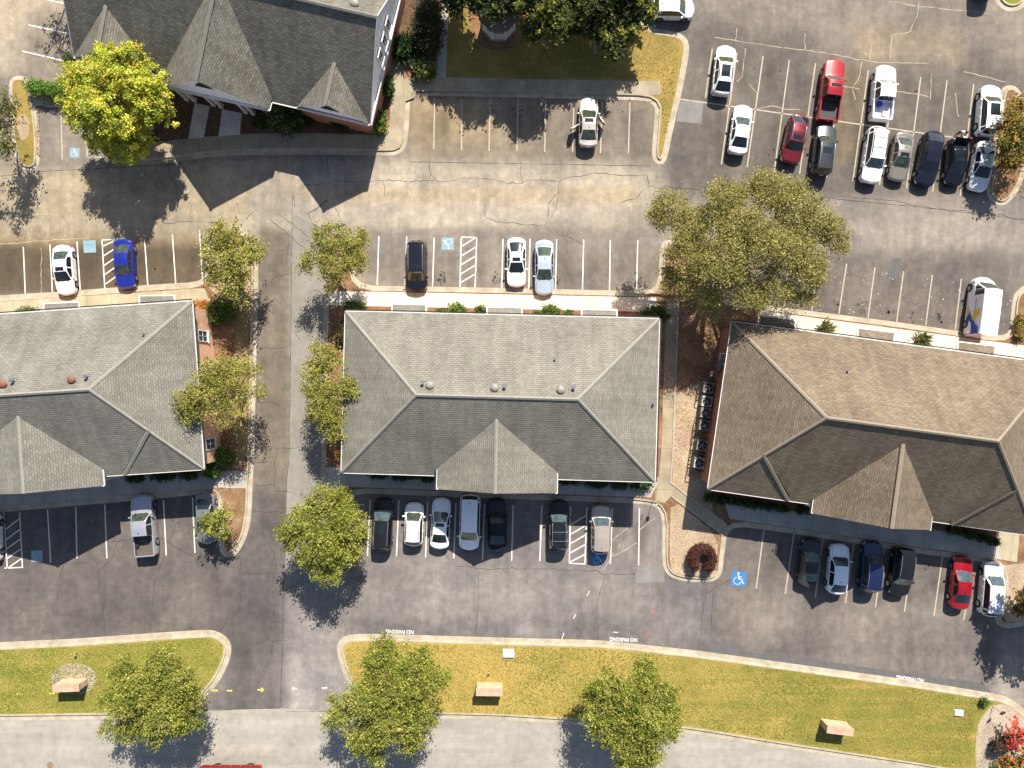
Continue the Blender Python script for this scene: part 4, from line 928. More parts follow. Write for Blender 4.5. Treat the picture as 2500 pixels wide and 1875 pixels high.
def vehicle(kind, fr, rr_, label, col, cat='car', name=None, glass='glass', rear='glass', sunroof=None, rails=None, group=None, bedmat=None, width=None, opn=None, antenna=True, ribs=False, seats=True, lid=False, rack=None):
    K = KINDS[kind]; a, b = W(*fr, .6), W(*rr_, .6); d = (a - b); d.z = 0; L = d.length; d.normalize()
    L -= .12 + (0 if kind == 'pickup' else .10); c = (a + b) / 2 - d * (.06 if kind == 'pickup' else .015); root = thing(name or {'pickup': 'pickup_truck', 'van': 'delivery_van', 'minivan': 'parked_minivan', 'suv': 'parked_suv'}.get(kind, 'parked_car'), label, cat, (c.x, c.y, 0), math.atan2(d.y, d.x), group)
    Wd = width or K['W']; Ht = K['H']; tb, tr, tf, tc = K['tb'], K['tr'], K['tf'], K['tc']; zb_, zd, zc, zh = K['zb'], K['zd'], K['zc'], K['zh']
    bed = K.get('bed'); rw = Wd / 2 * K['roof']; big = kind in ('suv', 'pickup', 'van', 'minivan')
    Rw = .37 if big else .33; xw = (.185, .80) if kind != 'pickup' else (.21, .82)
    if kind == 'van': xw = (.2, .83)
    ts = set(np.round(np.linspace(0, 1, 49), 4)) | {tb, tr, tf, tc, tb + (tr - tb) * .5, tf + (tc - tf) * .12, tr - (tr - tb) * .12, .005, .01, .02, .05, .99, .995, .98, .97, .95, .03}
    for q in xw:
        for s in (-1, -.7, -.4, 0, .4, .7, 1): ts.add(round(q + s * (Rw + .06) / L, 4))
    ts = sorted(t for t in ts if 0 <= t <= 1)
    st = []
    if bed:
        for t in ts:
            if t < .02: st.append((t, 0))
        st += [(.02, 0), (.02, 1)]; st += [(t, 1) for t in ts if .02 < t < bed]; st += [(bed, 1), (bed, 0)]; st += [(t, 0) for t in ts if t > bed]
    else: st = [(t, 0) for t in ts]
    def hw(t):
        f = 1.0
        if t > .72: f -= .07 * ((t - .72) / .28) ** 2
        if t > .91: f -= .24 * ((t - .91) / .09) ** 2.4
        if t < .25: f -= (.05 if not bed else .0) * ((.25 - t) / .25) ** 2
        if t < .07: f -= (.20 if not bed else .05) * ((.07 - t) / .07) ** 2.4
        if .3 < t < .7: f -= .012
        return Wd / 2 * f
    def zbelt(t): return lerpt(t, [(0, zb_ * .86 if not bed else zb_), (.05, zb_), (tc, zb_ - .02), (.97, zh - .06), (1, zh - .22)])
    def ztop(t):
        if bed and t <= bed: return zb_
        pts = [(0, zd - .10), (min(.03, tb * .6), zd)] if not bed else [(0, zd)]
        pts += [(tb, zd), (tr, Ht - .05), ((tr + tf) / 2, Ht), (tf, Ht - .06), (tc, zc), (.96, zh), (1, zh - .16)]
        pts = sorted(pts, key=lambda q: q[0]); return lerpt(t, pts)
    def section(t, mode):
        w_ = hw(t); zb = min(zbelt(t), ztop(t) - .02); zt = ztop(t); x = (t - .5) * L
        zs = .22 + .06 * sstep((t - .9) / .1) + .08 * sstep((.08 - t) / .08)
        for q in xw:
            dx = abs(t - q) * L
            if dx < Rw + .05: zs = max(zs, Rw + math.sqrt((Rw + .05) ** 2 - dx * dx))
        zs = min(zs, zb - .12)
        if mode: 
            zf = .78; return [(x, w_ * .965, zs), (x, w_, zs + (zb - zs) * .5), (x, w_ * .975, zb - .02), (x, w_ * .95, zb), (x, w_ * .86, zb), (x, w_ * .85, zf), (x, w_ * .5, zf), (x, 0, zf)]
        g = max(0, min(1, (zt - (zb + .04)) / (Ht - zb - .04))) if tb <= t <= tc else 0
        wc = w_ * (.93 if g > .02 else .90); wr = wc + (rw - wc) * g ** .9
        if tb <= t <= tc: z4 = zb + .02 + (zt - zb - .02) * .90
        else: z4 = zb + (zt - zb) * .62; wr = w_ * .80
        cr = .035 if tb <= t <= tc else .02
        return [(x, w_ * .955, zs), (x, w_, zs + (zb - zs) * .52), (x, w_ * .975, zb - .03), (x, wc, zb + (.015 if g > .02 else .3 * (zt - zb))), (x, wr, z4), (x, wr - (.09 if g > 0 else .14), zt - .02), (x, wr * .5, zt + cr * .6), (x, 0, zt + cr)]
    rows = 8; V = []; 
    def bow(t, m):
        return .15 * sstep((t - .45) / .3) - (0 if bed else .12) * sstep((.38 - t) / .3)
    for t, m in st:
        s_ = section(t, m); h_ = hw(t); B = bow(t, m); s_ = [(x + B * (1 - min(1, (y / h_) ** 2)) - (B * .85 if t > .93 or t < .06 else 0) * 0, y, z) for x, y, z in s_]; V.append([(x, y, z) for x, y, z in s_] + [(x, -y, z) for x, y, z in s_[-2::-1]])
    nr = len(V[0]); parts = {}
    def put(p, quad): parts.setdefault(p, []).append(quad)
    openbay = opn or ()
    for i in range(len(st) - 1):
        t = (st[i][0] + st[i + 1][0]) / 2; m = st[i][1] and st[i + 1][1]
        step = st[i][0] == st[i + 1][0]
        for j in range(nr - 1):
            jj = j if j < 7 else 13 - j; p = 'body'; side = 'l' if j < 7 else 'r'
            if m: p = 'bed' if jj >= 4 else 'body'
            elif step: p = 'bed' if jj >= 4 else 'body'
            else:
                if jj >= 5:
                    if tf < t < tc: p = 'windscreen'
                    elif tb < t < tr and kind != 'van': p = 'rear_window'
                elif jj == 3 and tb < t < tc:
                    g = (ztop(t) - zbelt(t)) / (Ht - zbelt(t)); lo, hi = (tr - (tr - tb) * .35, tc - (tc - tf) * .25)
                    if kind == 'van': lo = tf - .09
                    pil = min(abs(t - (lo + hi) / 2 - .01), abs(t - (lo + .07)) if big and not bed else 1)
                    if lo < t < hi and pil > .009 and g > .3: p = 'side_window_' + side
                elif jj == 1 and t > .935 and t < .99: p = 'headlight_' + side
                elif jj == 1 and t < .035 + .01 * (kind == 'sedan') and kind != 'van': p = 'taillight_' + side
            put(p, [V[i][j], V[i + 1][j], V[i + 1][j + 1], V[i][j + 1]])
    put('body', V[0][::-1]); put('body', V[-1])
    pm = paint(*col)
    MAT = {'body': pm, 'bed': bedmat or 'dark', 'windscreen': glass, 'rear_window': rear, 'side_window_l': 'glass', 'side_window_r': 'glass', 'headlight_l': 'head', 'headlight_r': 'head', 'taillight_l': 'tail', 'taillight_r': 'tail'}
    bodyobj = None
    for p in sorted(parts):
        idx = {}; vs = []; fs = []
        for q in parts[p]:
            f = []
            for v in q:
                k = tuple(round(c_, 4) for c_ in v)
                if k not in idx: idx[k] = len(vs); vs.append(v)
                if not f or f[-1] != idx[k]: f.append(idx[k])
            if f[0] == f[-1]: f.pop()
            if len(set(f)) > 2: fs.append(f)
        nm = p[:-2] if p[-2:] in ('_l', '_r') else p
        o = mesh(nm, vs, fs, MAT[p], root, None, True, sharp=32)
        bm = bmesh.new(); bm.from_mesh(o.data); bmesh.ops.recalc_face_normals(bm, faces=bm.faces) if p == 'body' else None
        bm.to_mesh(o.data); bm.free(); o.data.set_sharp_from_angle(angle=R(32))
        if p == 'body': bodyobj = o
    ub = MB(); ub.box((0, 0, .42), (L * .90, Wd * .80, .40)); ub.out('underbody_light_block', 'black', root)  # black box added inside the shell to block light and keep it dark
    # cowl shadow gap with wipers, mirrors, wheels, plate, grille
    m = MB(); xc = (tc - .5) * L
    m.box((xc + .03 + .10, 0, zc + .004), (.05, Wd * .60, .02)); m.out('cowl', 'black', root)
    for a_, b_ in (((xc + .10, .1, zc + .03), (xc - .18, -.35, zc + .16)), ((xc + .10, .50, zc + .03), (xc - .18, .12, zc + .16))):
        m = MB(); m.bar(a_, b_, .025, .02); m.out('wiper', 'black', root)
    for s in (-1, 1):
        m = MB(); y = s * (Wd / 2 + .08); x = xc - .22
        m.box((x, y, zb_ + .06), (.13, .19, .14), s * R(12)); m.bar((x, s * (Wd / 2 - .08), zb_ - .02), (x, y, zb_ + .03), .06, .05); m.out('side_mirror', pm, root)
        for q in xw:
            x = (q - .5) * L; y0, y1 = s * (Wd / 2 - .23), s * (Wd / 2 - .005)
            m = MB(); m.tube([(x, y0, Rw), (x, y1 - s * .03, Rw), (x, y1, Rw)], [Rw, Rw, Rw * .93], 22); w_ = m.out('tyre', 'black', root, True); w_.name = 'wheel'
            m = MB(); m.tube([(x, y1 - s * .02, Rw), (x, y1 + s * .004, Rw)], [Rw * .64, Rw * .62], 18)
            for k in range(5):
                t = 2 * math.pi * k / 5; m.box((x + math.cos(t) * Rw * .3, y1 + s * .008, Rw + math.sin(t) * Rw * .3), (.05, .012, .05))
            rm = m.out('rim', 'rim', None, True, False); l = rm.location.copy(); rm.parent = w_; rm.location = l
    m = MB(); m.box((-L / 2 - .012 - (0 if bed else .12), 0, .80 if not big else .9), (.02, .34, .17)); m.out('number_plate', 'plate', root)
    m = MB(); m.box((L / 2 + .15, 0, zh - .42), (.03, Wd * .48, .16)); m.out('grille', 'black', root)
    for s in (-1, 1):
        for q in (.36, .54): m = MB(); m.box(((q - .5) * L, s * (Wd / 2 - .005), zb_ - .14), (.18, .03, .03)); m.out('door_handle', pm, root)
    # shut lines: bonnet and boot edges, door gaps
    e = .004
    for s in (-1, 1):
        pts = []
        for t in np.linspace(tc + .03, .95, 8):
            z = zbelt(t) + (ztop(t) - zbelt(t)) * .62; pts.append(((t - .5) * L + bow(t, 0) * .36, s * hw(t) * .79, z + e))
        m = MB(); m.tube(pts, [.011] * 8, 4); m.out('shut_line', 'black', root)
        for q in ((tr + tf) / 2 + .02, tf + .14 * (tc - tf) + (.05)):
            if q < tc: m = MB(); m.bar(((q - .5) * L, s * (hw(q) + .002), .35), ((q - .5) * L, s * (hw(q) * .977 + .004), zb_ - .05), .018, .01); m.out('shut_line', 'black', root)
    if tb > .08 and not bed:
        m = MB(); m.tube([((tb - .035 - .5) * L - .12 * (1 - (y * y)), y * hw(tb) * .74, zd + .012 + .008 * (1 - y * y)) for y in np.linspace(-1, 1, 7)], [.010] * 7, 4); m.out('shut_line', 'black', root)
    roofz = lambda t: ztop(t) + .035
    if sunroof:
        x0, x1 = sunroof; m = MB(); n = 5; wsr = rw * .62
        for k in range(n):
            t0, t1 = x0 + (x1 - x0) * k / n, x0 + (x1 - x0) * (k + 1) / n
            m.add([((t0 - .5) * L, -wsr, roofz(t0) + .004), ((t1 - .5) * L, -wsr, roofz(t1) + .004), ((t1 - .5) * L, wsr, roofz(t1) + .004), ((t0 - .5) * L, wsr, roofz(t0) + .004)], [(0, 1, 2, 3)])
        o = m.out('sunroof', 'glass' if 'black' not in col[0] else 'glass', root)
    if rails or rack:
        for s in (-1, 1):
            m = MB(); y = s * rw * .90; pts = [((t - .5) * L, y, ztop(t) + (.07 if .02 < q < .98 else .0)) for q, t in ((u, (tr + .03) + (tf - .02 - tr - .03) * u) for u in np.linspace(0, 1, 9))]
            m.tube(pts, [.028] * 9, 6); m.out('roof_rail', 'rim' if rails != 'black' else 'dark', root, True)
        if rails == 'bars' or rack:
            for q in (.25, .62): m = MB(); t = tr + (tf - tr) * q; m.bar(((t - .5) * L, -rw * .9, ztop(t) + .09), ((t - .5) * L, rw * .9, ztop(t) + .09), .05, .03); m.out('roof_bar', 'rim', root)
    if ribs:
        m = MB()
        for k in range(-3, 4):
            t0, t1 = tr + .05, tf - .08; m.bar(((t0 - .5) * L, k * rw * .2, roofz(t0) + .0), ((t1 - .5) * L, k * rw * .2, roofz(t1)), .022, .02)
        m.out('roof_rib', pm, root)
    if antenna and kind != 'van':
        m = MB(); t = tr + .05; m.box(((t - .5) * L, .0, roofz(t) + .03), (.16, .04, .07)); m.out('antenna', 'dark', root)
    return root, L, Wd, K
def local(root, L, t, y, z): return root.matrix_world @ Vector(((t - .5) * L, y, z))
WH = ('white', (.80, .80, .80)); BK = ('black', (.010, .011, .014), .2); SI = ('silver', (.52, .53, .56), .55, .3); GR = ('grey', (.20, .205, .21), .5, .3)
G1 = 'cars in the upper right lot'; G2 = 'cars in front of the middle office'; G3 = 'cars in front of the right office'; G4 = 'cars north of the middle office'; G5 = 'cars north of the left office'; G6 = 'vehicles south of the left office'
vehicle('cross', (1773, 113), (1759, 235), 'white crossover with long dark sunroof, northernmost at the left of the upper right lot', WH, sunroof=(.30, .55), rails='black', glass='glassg', group=G1, name='parked_suv')
vehicle('sedan', (1816, 257), (1798, 378), 'plain white sedan parked alone below the long white divider line', WH, glass='glassg', group=G1)
vehicle('pickup', (2036, 148), (2017, 298), 'bright red pickup with empty black bed and sunroof', ('red', (.30, .006, .012), .1), 'truck', glass='glassg', sunroof=(.50, .55), group=G1, bedmat=plain('bedliner', (.045, .042, .04), .8))
vehicle('cross', (1926, 400), (1951, 284.5), 'maroon crossover with dark sunroof facing down the photo', ('maroon', (.16, .012, .022), .35, .3), sunroof=(.47, .57), rails='rim', group=G1, name='parked_suv')
vehicle('suv', (2017, 307), (2001, 429), 'dark grey SUV directly behind the red pickup', ('charcoal', (.05, .054, .06), .5, .3), glass='glassg', sunroof=(.36, .50), rails='rim', group=G1)
vehicle('pickup', (2159, 163), (2147.6, 295), 'white pickup with a white bed holding a blue tub', WH, 'truck', glass='glassg', group=G1, bedmat=paint('whitebed', (.62, .62, .66)))
vehicle('suv', (2121, 449), (2141.5, 313), 'long white SUV with roof rack behind the white pickup', WH, glass='glassb', rails='black', rack=1, group=G1)
vehicle('sedan', (2188.6, 443), (2207, 325.5), 'beige sedan with a sunroof between a white SUV and a black car', ('beige', (.26, .235, .195), .4, .3), glass='glassg', rear='glassg', sunroof=(.46, .55), group=G1)
vehicle('cross', (2253, 456), (2279, 324.5), 'dark navy fastback crossover beside the beige sedan', ('nightblue', (.012, .015, .026), .4, .2), rails=None, group=G1, name='parked_suv')
bt = vehicle('sedan', (2326, 454), (2339, 338), 'black sedan with its boot open and a person loading it', ('blackb', (.009, .010, .017), .3, .2), sunroof=(.46, .55), group=G1)
vehicle('sedan', (2383, 468), (2406, 348), 'silver sedan beside the kerbed mulch island', ('silverw', (.60, .61, .64), .3, .3), group=G1)
vehicle('suv', (2416, 210), (2406, 335), 'white SUV with grey sunroof beside the orange leaved island tree', WH, glass='glassg', sunroof=(.34, .58), group=G1)
td = vehicle('sedan', (1437.6, 239), (1435, 361), 'champagne sedan with two doors hanging open', ('champagne', (.46, .42, .37), .25, .3), glass='glassg', rear='glassg', sunroof=(.45, .535))
vehicle('hatch', (1694, 24), (1592, 22), 'white boxy hatchback facing right, partly under the dark trees', WH, glass='glassg')
vehicle('suv', (2404, -118), (2400, -2), 'black vehicle mostly beyond the top edge beside the round grass island', BK)
van = vehicle('van', (2398.4, 679), (2380, 825), 'tall white van with blue and yellow graphics on its left side', WH, 'van', glass='glassg')
vehicle('sedan', (163.3, 721), (154.4, 600.5), 'white sedan with sunroof facing the left office pavement', WH, rear='glassg', sunroof=(.455, .54), group=G5)
vehicle('sedan', (309, 705), (302.5, 585), 'royal blue sedan beside the hatched bay', ('blue', (.016, .028, .27), .25, .25), rear='glassg', glass='glassg', group=G5)
vehicle('minivan', (1018.5, 711), (1017.5, 589), 'black minivan north of the middle office', ('black2', (.012, .014, .022), .2), rails='rim', sunroof=(.5, .6), glass='glassg', group=G4)
vehicle('coupe', (1260.6, 701), (1260.6, 582), 'white coupe with sunroof beside the pale blue sedan', WH, sunroof=(.42, .50), group=G4)
vehicle('sedan', (1328.6, 721), (1328.6, 588), 'long pale blue sedan overhanging the white pavement', ('paleblue', (.40, .48, .56), .2), rear='glassg', glass='glassg', group=G4)
vehicle('suv', (938.5, 1215), (932.5, 1344), 'black SUV with pale windscreen at the left end of the middle row', ('black3', (.014, .015, .018), .2), glass='glassb', sunroof=(.36, .54), rails='rim', group=G2)
vehicle('hatch', (1013, 1226), (1009.5, 1331), 'small white crossover with ribbed roof and roof rails', ('whitep', (.80, .78, .79)), glass='glassg', rails='black', ribs=True, group=G2)
vehicle('sedan', (1079.5, 1215), (1073, 1338), 'white sedan with sunroof, bonnet in the porch shadow', WH, sunroof=(.46, .53), glass='glassb', group=G2)
vehicle('minivan', (1145, 1342), (1149, 1206), 'long white minivan reversed under the porch edge', ('white2', (.82, .83, .85)), 'van', glass='glass', group=G2)
vehicle('sedan', (1212.7, 1216), (1215, 1343), 'all black sedan in the porch shadow', ('black4', (.010, .011, .015), .2), group=G2)
vehicle('suv', (1364, 1220), (1363, 1343.5), 'black SUV with silver roof bars beside the hatched bay', ('black5', (.012, .014, .018), .2), glass='glassb', rails='bars', sunroof=(.3, .4), group=G2)
vehicle('suv', (1467, 1232), (1466, 1350), 'rose beige SUV parked on the blue wheelchair symbol bay', ('rose', (.36, .315, .275), .3, .35), glass='glassb', ribs=True, group=G2)
vehicle('pickup', (348, 1206), (360, 1356), 'silver pickup with brown open bed', ('silverlav', (.38, .38, .43), .4, .3), 'truck', glass='glassg', group=G6, bedmat=mnoise('bed_brown', (.075, .062, .052), (.11, .09, .075), 2), ribs=True)
vehicle('sedan', (505, 1328), (503, 1202), 'grey sedan half hidden under the small island tree', ('greymid', (.20, .205, .205), .4, .3), glass='glass', group=G6)
vehicle('sedan', (-20, 1374), (-23, 1254), 'white sedan cut by the left edge beside the hatched bay', WH, group=G6)
vehicle('sedan', (1981.7, 1315), (1967.5, 1430), 'dark grey sedan at the left end of the row below the brown roof', ('gunmetal', (.04, .04, .04), .5, .3), glass='glassb', rear='glassg', group=G3)
vehicle('cross', (2048.8, 1327), (2039, 1448), 'pale white crossover half in the porch shadow', ('white3', (.72, .75, .80)), glass='glassb', group=G3, name='parked_suv')
vehicle('suv', (2130, 1320), (2119, 1444), 'navy SUV with bright roof rails', ('navy', (.012, .020, .075), .3, .25), glass='glassb', rails='rim', group=G3)
vehicle('suv', (2190, 1454), (2206, 1335), 'black SUV facing down the photo beside the navy one', ('black6', (.012, .013, .015), .2), glass='glassb', rails='rim', group=G3)
vehicle('sedan', (2351, 1357), (2338, 1485), 'bright crimson sedan with dark rear window', ('crimson', (.25, .005, .012), .15), glass='glassb', group=G3)
vehicle('suv', (2423, 1370), (2412, 1502), 'silver-white SUV at the right end of the row beside the tan grass', ('pearl', (.62, .62, .66), .2), glass='glassb', group=G3)
bpy.context.view_layer.update()
# open doors of the champagne sedan
root, L, Wd, K = td
def door(x0, side, ang, ln, colour):
    h = MB(); Rz = Matrix.Rotation(ang, 3, 'Z'); o = Vector((x0, side * Wd / 2, 0))
    def P(x, y, z): return o + Rz @ Vector((-x, y, z))
    t = .10
    h.add([P(0, -t/2, .30), P(ln, -t/2, .30), P(ln, -t/2, .95), P(0, -t/2, .95), P(0, t/2, .30), P(ln, t/2, .30), P(ln, t/2, .95), P(0, t/2, .95)], [(0, 1, 2, 3), (7, 6, 5, 4), (0, 4, 5, 1), (2, 6, 7, 3), (1, 5, 6, 2), (0, 3, 7, 4)])
    lean = -side * .22
    q = [P(.15, 0, .95), P(.45, lean * .8, 1.34), P(ln - .1, lean, 1.38), P(ln, 0, .95)]
    for a, b in zip(q, q[1:]): h.bar(a, b, .05, .04)
    d = h.out('open_door', paint(*colour), root)
    g = MB(); g.add(q, [(0, 1, 2, 3)]); w_ = g.out('door_window', 'glassg'); l = w_.location.copy(); w_.parent = d; w_.location = l
cc = ('champagne', (.46, .42, .37), .25, .3)
door(.70, -1, R(38), 1.05, cc); door(-.25, 1, R(-62), .95, cc)
m = MB(); m.box((.15, -Wd / 2 + .02, .62), (1.0, .06, .6)); m.box((-.7, Wd / 2 - .02, .62), (.8, .06, .6)); m.out('door_opening', 'black', root)
# open boot of the black sedan
root, L, Wd, K = bt
m = MB(); x0 = -L / 2 + .12; m.box((x0 + .22, 0, 1.03), (.40, 1.3, .03)); m.out('boot_opening', 'black', root)
m = MB(); hx = -L / 2 + .62
m.add([(hx, -.68, 1.05), (hx, .68, 1.05), (hx - .34, .70, 1.72), (hx - .34, -.70, 1.72), (hx - .52, .66, 1.60), (hx - .52, -.66, 1.60), (hx - .06, -.66, 1.02), (hx - .06, .66, 1.02)], [(0, 1, 2, 3), (3, 2, 4, 5), (5, 4, 7, 6)])
bl = m.out('boot_lid', paint('blackb', (.009, .010, .017), .3, .2), root)
m = MB(); m.box((hx - .44, 0, 1.685), (.15, .34, .012), 0, Matrix.Rotation(R(-30), 3, 'Y')); p = m.out('number_plate', 'plate'); l = p.location.copy(); p.parent = bl; p.location = l
for s in (-1, 1): m = MB(); m.box((hx - .44, s * .58, 1.685), (.14, .20, .02), 0, Matrix.Rotation(R(-30), 3, 'Y')); p = m.out('taillight', 'tail'); l = p.location.copy(); p.parent = bl; p.location = l
# van graphics on its left (west) flank
root, L, Wd, K = van
def flank(pts, name, mat, k):
    def P(t, z):
        f = 0.0 if z < 1.25 else (z - 1.25) / 1.35
        hw_ = Wd / 2 * (1 - (.15 * ((.14 - t) / .14) ** 2.6 if t < .14 else 0))
        return Vector(((t - .5) * L, hw_ * (1 - .055 * f) + .012 + k, z))
    return mesh(name, [P(*p) for p in pts], [list(range(len(pts)))], mat, root)
flank([(.02, .5), (.30, .5), (.40, .95), (.30, 1.30), (.24, 1.55), (.17, 1.9), (.14, 2.2), (.02, 2.2)], 'blue_graphic', 'navy', .0)
flank([(.30, .5), (.52, .5), (.46, .72), (.40, .95)], 'yellow_graphic', 'gold', .004)
flank([(.24, 1.55), (.30, 1.30), (.40, 1.62), (.46, 2.2), (.34, 2.2), (.30, 1.8)], 'yellow_graphic', 'gold', .004)
m = MB()
for k in range(9): 
    t = .62 - k * .028; m.box(((t - .5) * L, Wd / 2 + .0, 1.62), (.10, .02, .09))
# flank lettering is too small to read in the photograph: short dark strokes
m.out('lettering', 'text', root)
# loads in the pickup beds
for (px, py, r_, mt, lab, nm, ct) in [(2145.5, 255.5, .27, paint('tubblue', (.01, .05, .42)), 'blue round tub in the bed of the white pickup', 'plastic_tub', 'tub'), (335, 1330, .24, 'dark', 'dark round bucket in the bed of the silver pickup', 'bucket', 'bucket')]:
    c = W(px, py, .85); m = MB(); m.tube([(c.x, c.y, .80), (c.x, c.y, 1.02), (c.x, c.y, .99), (c.x, c.y, .84)], [r_ * .85, r_, r_ * .9, r_ * .78], 18); o = m.out(nm, mt, None, True); tag(o, lab, ct)
for (px, py, dx, dy, dz, lab, rz) in [(2159, 279, .5, .4, .25, 'white box at the back of the white pickup bed', -8)]:
    c = W(px, py, .85); m = MB(); m.box((c.x, c.y, .92), (dx, dy, dz), R(rz)); tag(m.out('storage_box', 'white'), lab, 'box')
# ------------------------------------------------------------------ the person at the open boot
def skin(name, chain, edges, radii, mat, parent):
    me = bpy.data.meshes.new(name); me.from_pydata(chain, edges, []); o = bpy.data.objects.new(name, me); COL.objects.link(o); o.parent = parent
    o.modifiers.new('skin', 'SKIN'); sv = me.skin_vertices[0].data
    for i, r in enumerate(radii): sv[i].radius = (r, r) if isinstance(r, (int, float)) else r
    sv[0].use_root = True; sub = o.modifiers.new('sub', 'SUBSURF'); sub.levels = 2; sub.render_levels = 2
    dg = bpy.context.evaluated_depsgraph_get(); m2 = bpy.data.meshes.new_from_object(o.evaluated_get(dg)); o.modifiers.clear(); o.data = m2
    m2.materials.clear(); m2.materials.append(M[mat]); m2.polygons.foreach_set('use_smooth', [True] * len(m2.polygons)); return o
def person():
    c = W(2333, 329); r = thing('person', 'person with dark hair leaning into the open boot of the black sedan', 'person', (c.x, c.y, 0), R(-80))
    # faces +x (towards the car), bent forward
    v = [(0, 0, .92), (.08, 0, 1.08), (.20, 0, 1.26), (.30, 0, 1.38), (.36, 0, 1.46), (.42, 0, 1.55), (.24, .19, 1.35), (.34, .24, 1.12), (.55, .18, 1.00), (.62, .17, .98),
         (.24, -.19, 1.35), (.34, -.24, 1.12), (.55, -.18, 1.00), (.62, -.17, .98), (-.02, .10, .86), (.03, .11, .48), (-.02, .12, .09), (.11, .13, .05), (-.02, -.10, .86), (.03, -.11, .48), (-.02, -.12, .09), (.11, -.13, .05), (.44, 0, 1.64)]
    e = [(0, 1), (1, 2), (2, 3), (3, 4), (4, 5), (5, 22), (2, 6), (6, 7), (7, 8), (8, 9), (2, 10), (10, 11), (11, 12), (12, 13), (0, 14), (14, 15), (15, 16), (16, 17), (0, 18), (18, 19), (19, 20), (20, 21)]
    rd = [(.14, .11), (.13, .10), (.15, .11), .07, .055, .095, .055, .045, .035, .03, .055, .045, .035, .03, .085, .058, .042, .035, .085, .058, .042, .035, .075]
    body = skin('body', v, e, rd, 'skin', r)
    for s in (-1, 1):
        for k in range(4): skin('finger', [(.62, s * .17 + (k - 1.5) * .02, .98), (.67, s * .17 + (k - 1.5) * .022, .96), (.70 - abs(k - 1.5) * .008, s * .17 + (k - 1.5) * .022, .93)], [(0, 1), (1, 2)], [.010, .009, .007], 'skin', body)
        skin('thumb', [(.60, s * .14, .98), (.63, s * .115, .965), (.655, s * .105, .95)], [(0, 1), (1, 2)], [.011, .010, .008], 'skin', body)
    skin('top', [v[0], v[1], v[2], (.27, 0, 1.34), v[6], (.30, .22, 1.22), v[10], (.30, -.22, 1.22)], [(0, 1), (1, 2), (2, 3), (2, 4), (4, 5), (2, 6), (6, 7)], [(.16, .13), (.15, .115), (.17, .125), .09, .07, .062, .07, .062], 'cloth2', r)
    skin('trousers', [v[0], v[14], v[15], (-.02, .12, .14), v[18], v[19], (-.02, -.12, .14)], [(0, 1), (1, 2), (2, 3), (0, 4), (4, 5), (5, 6)], [(.16, .13), .098, .07, .055, .098, .07, .055], 'cloth', r)
    skin('hair', [(.42, 0, 1.68), (.35, 0, 1.64), (.28, 0, 1.54), (.22, 0, 1.44)], [(0, 1), (1, 2), (2, 3)], [.10, .115, .10, .07], 'hair', r)
    for s in (-1, 1): m = MB(); m.box((.50, s * .035, 1.60), (.02, .022, .012)); m.out('eye', 'dark', body)
    m = MB(); m.tube([(.505, 0, 1.585), (.535, 0, 1.56)], [.012, .02], 8); m.out('nose', 'skin', body, True)
    m = MB(); m.box((.505, 0, 1.525), (.015, .05, .012)); m.out('mouth', 'tail', body)
person()
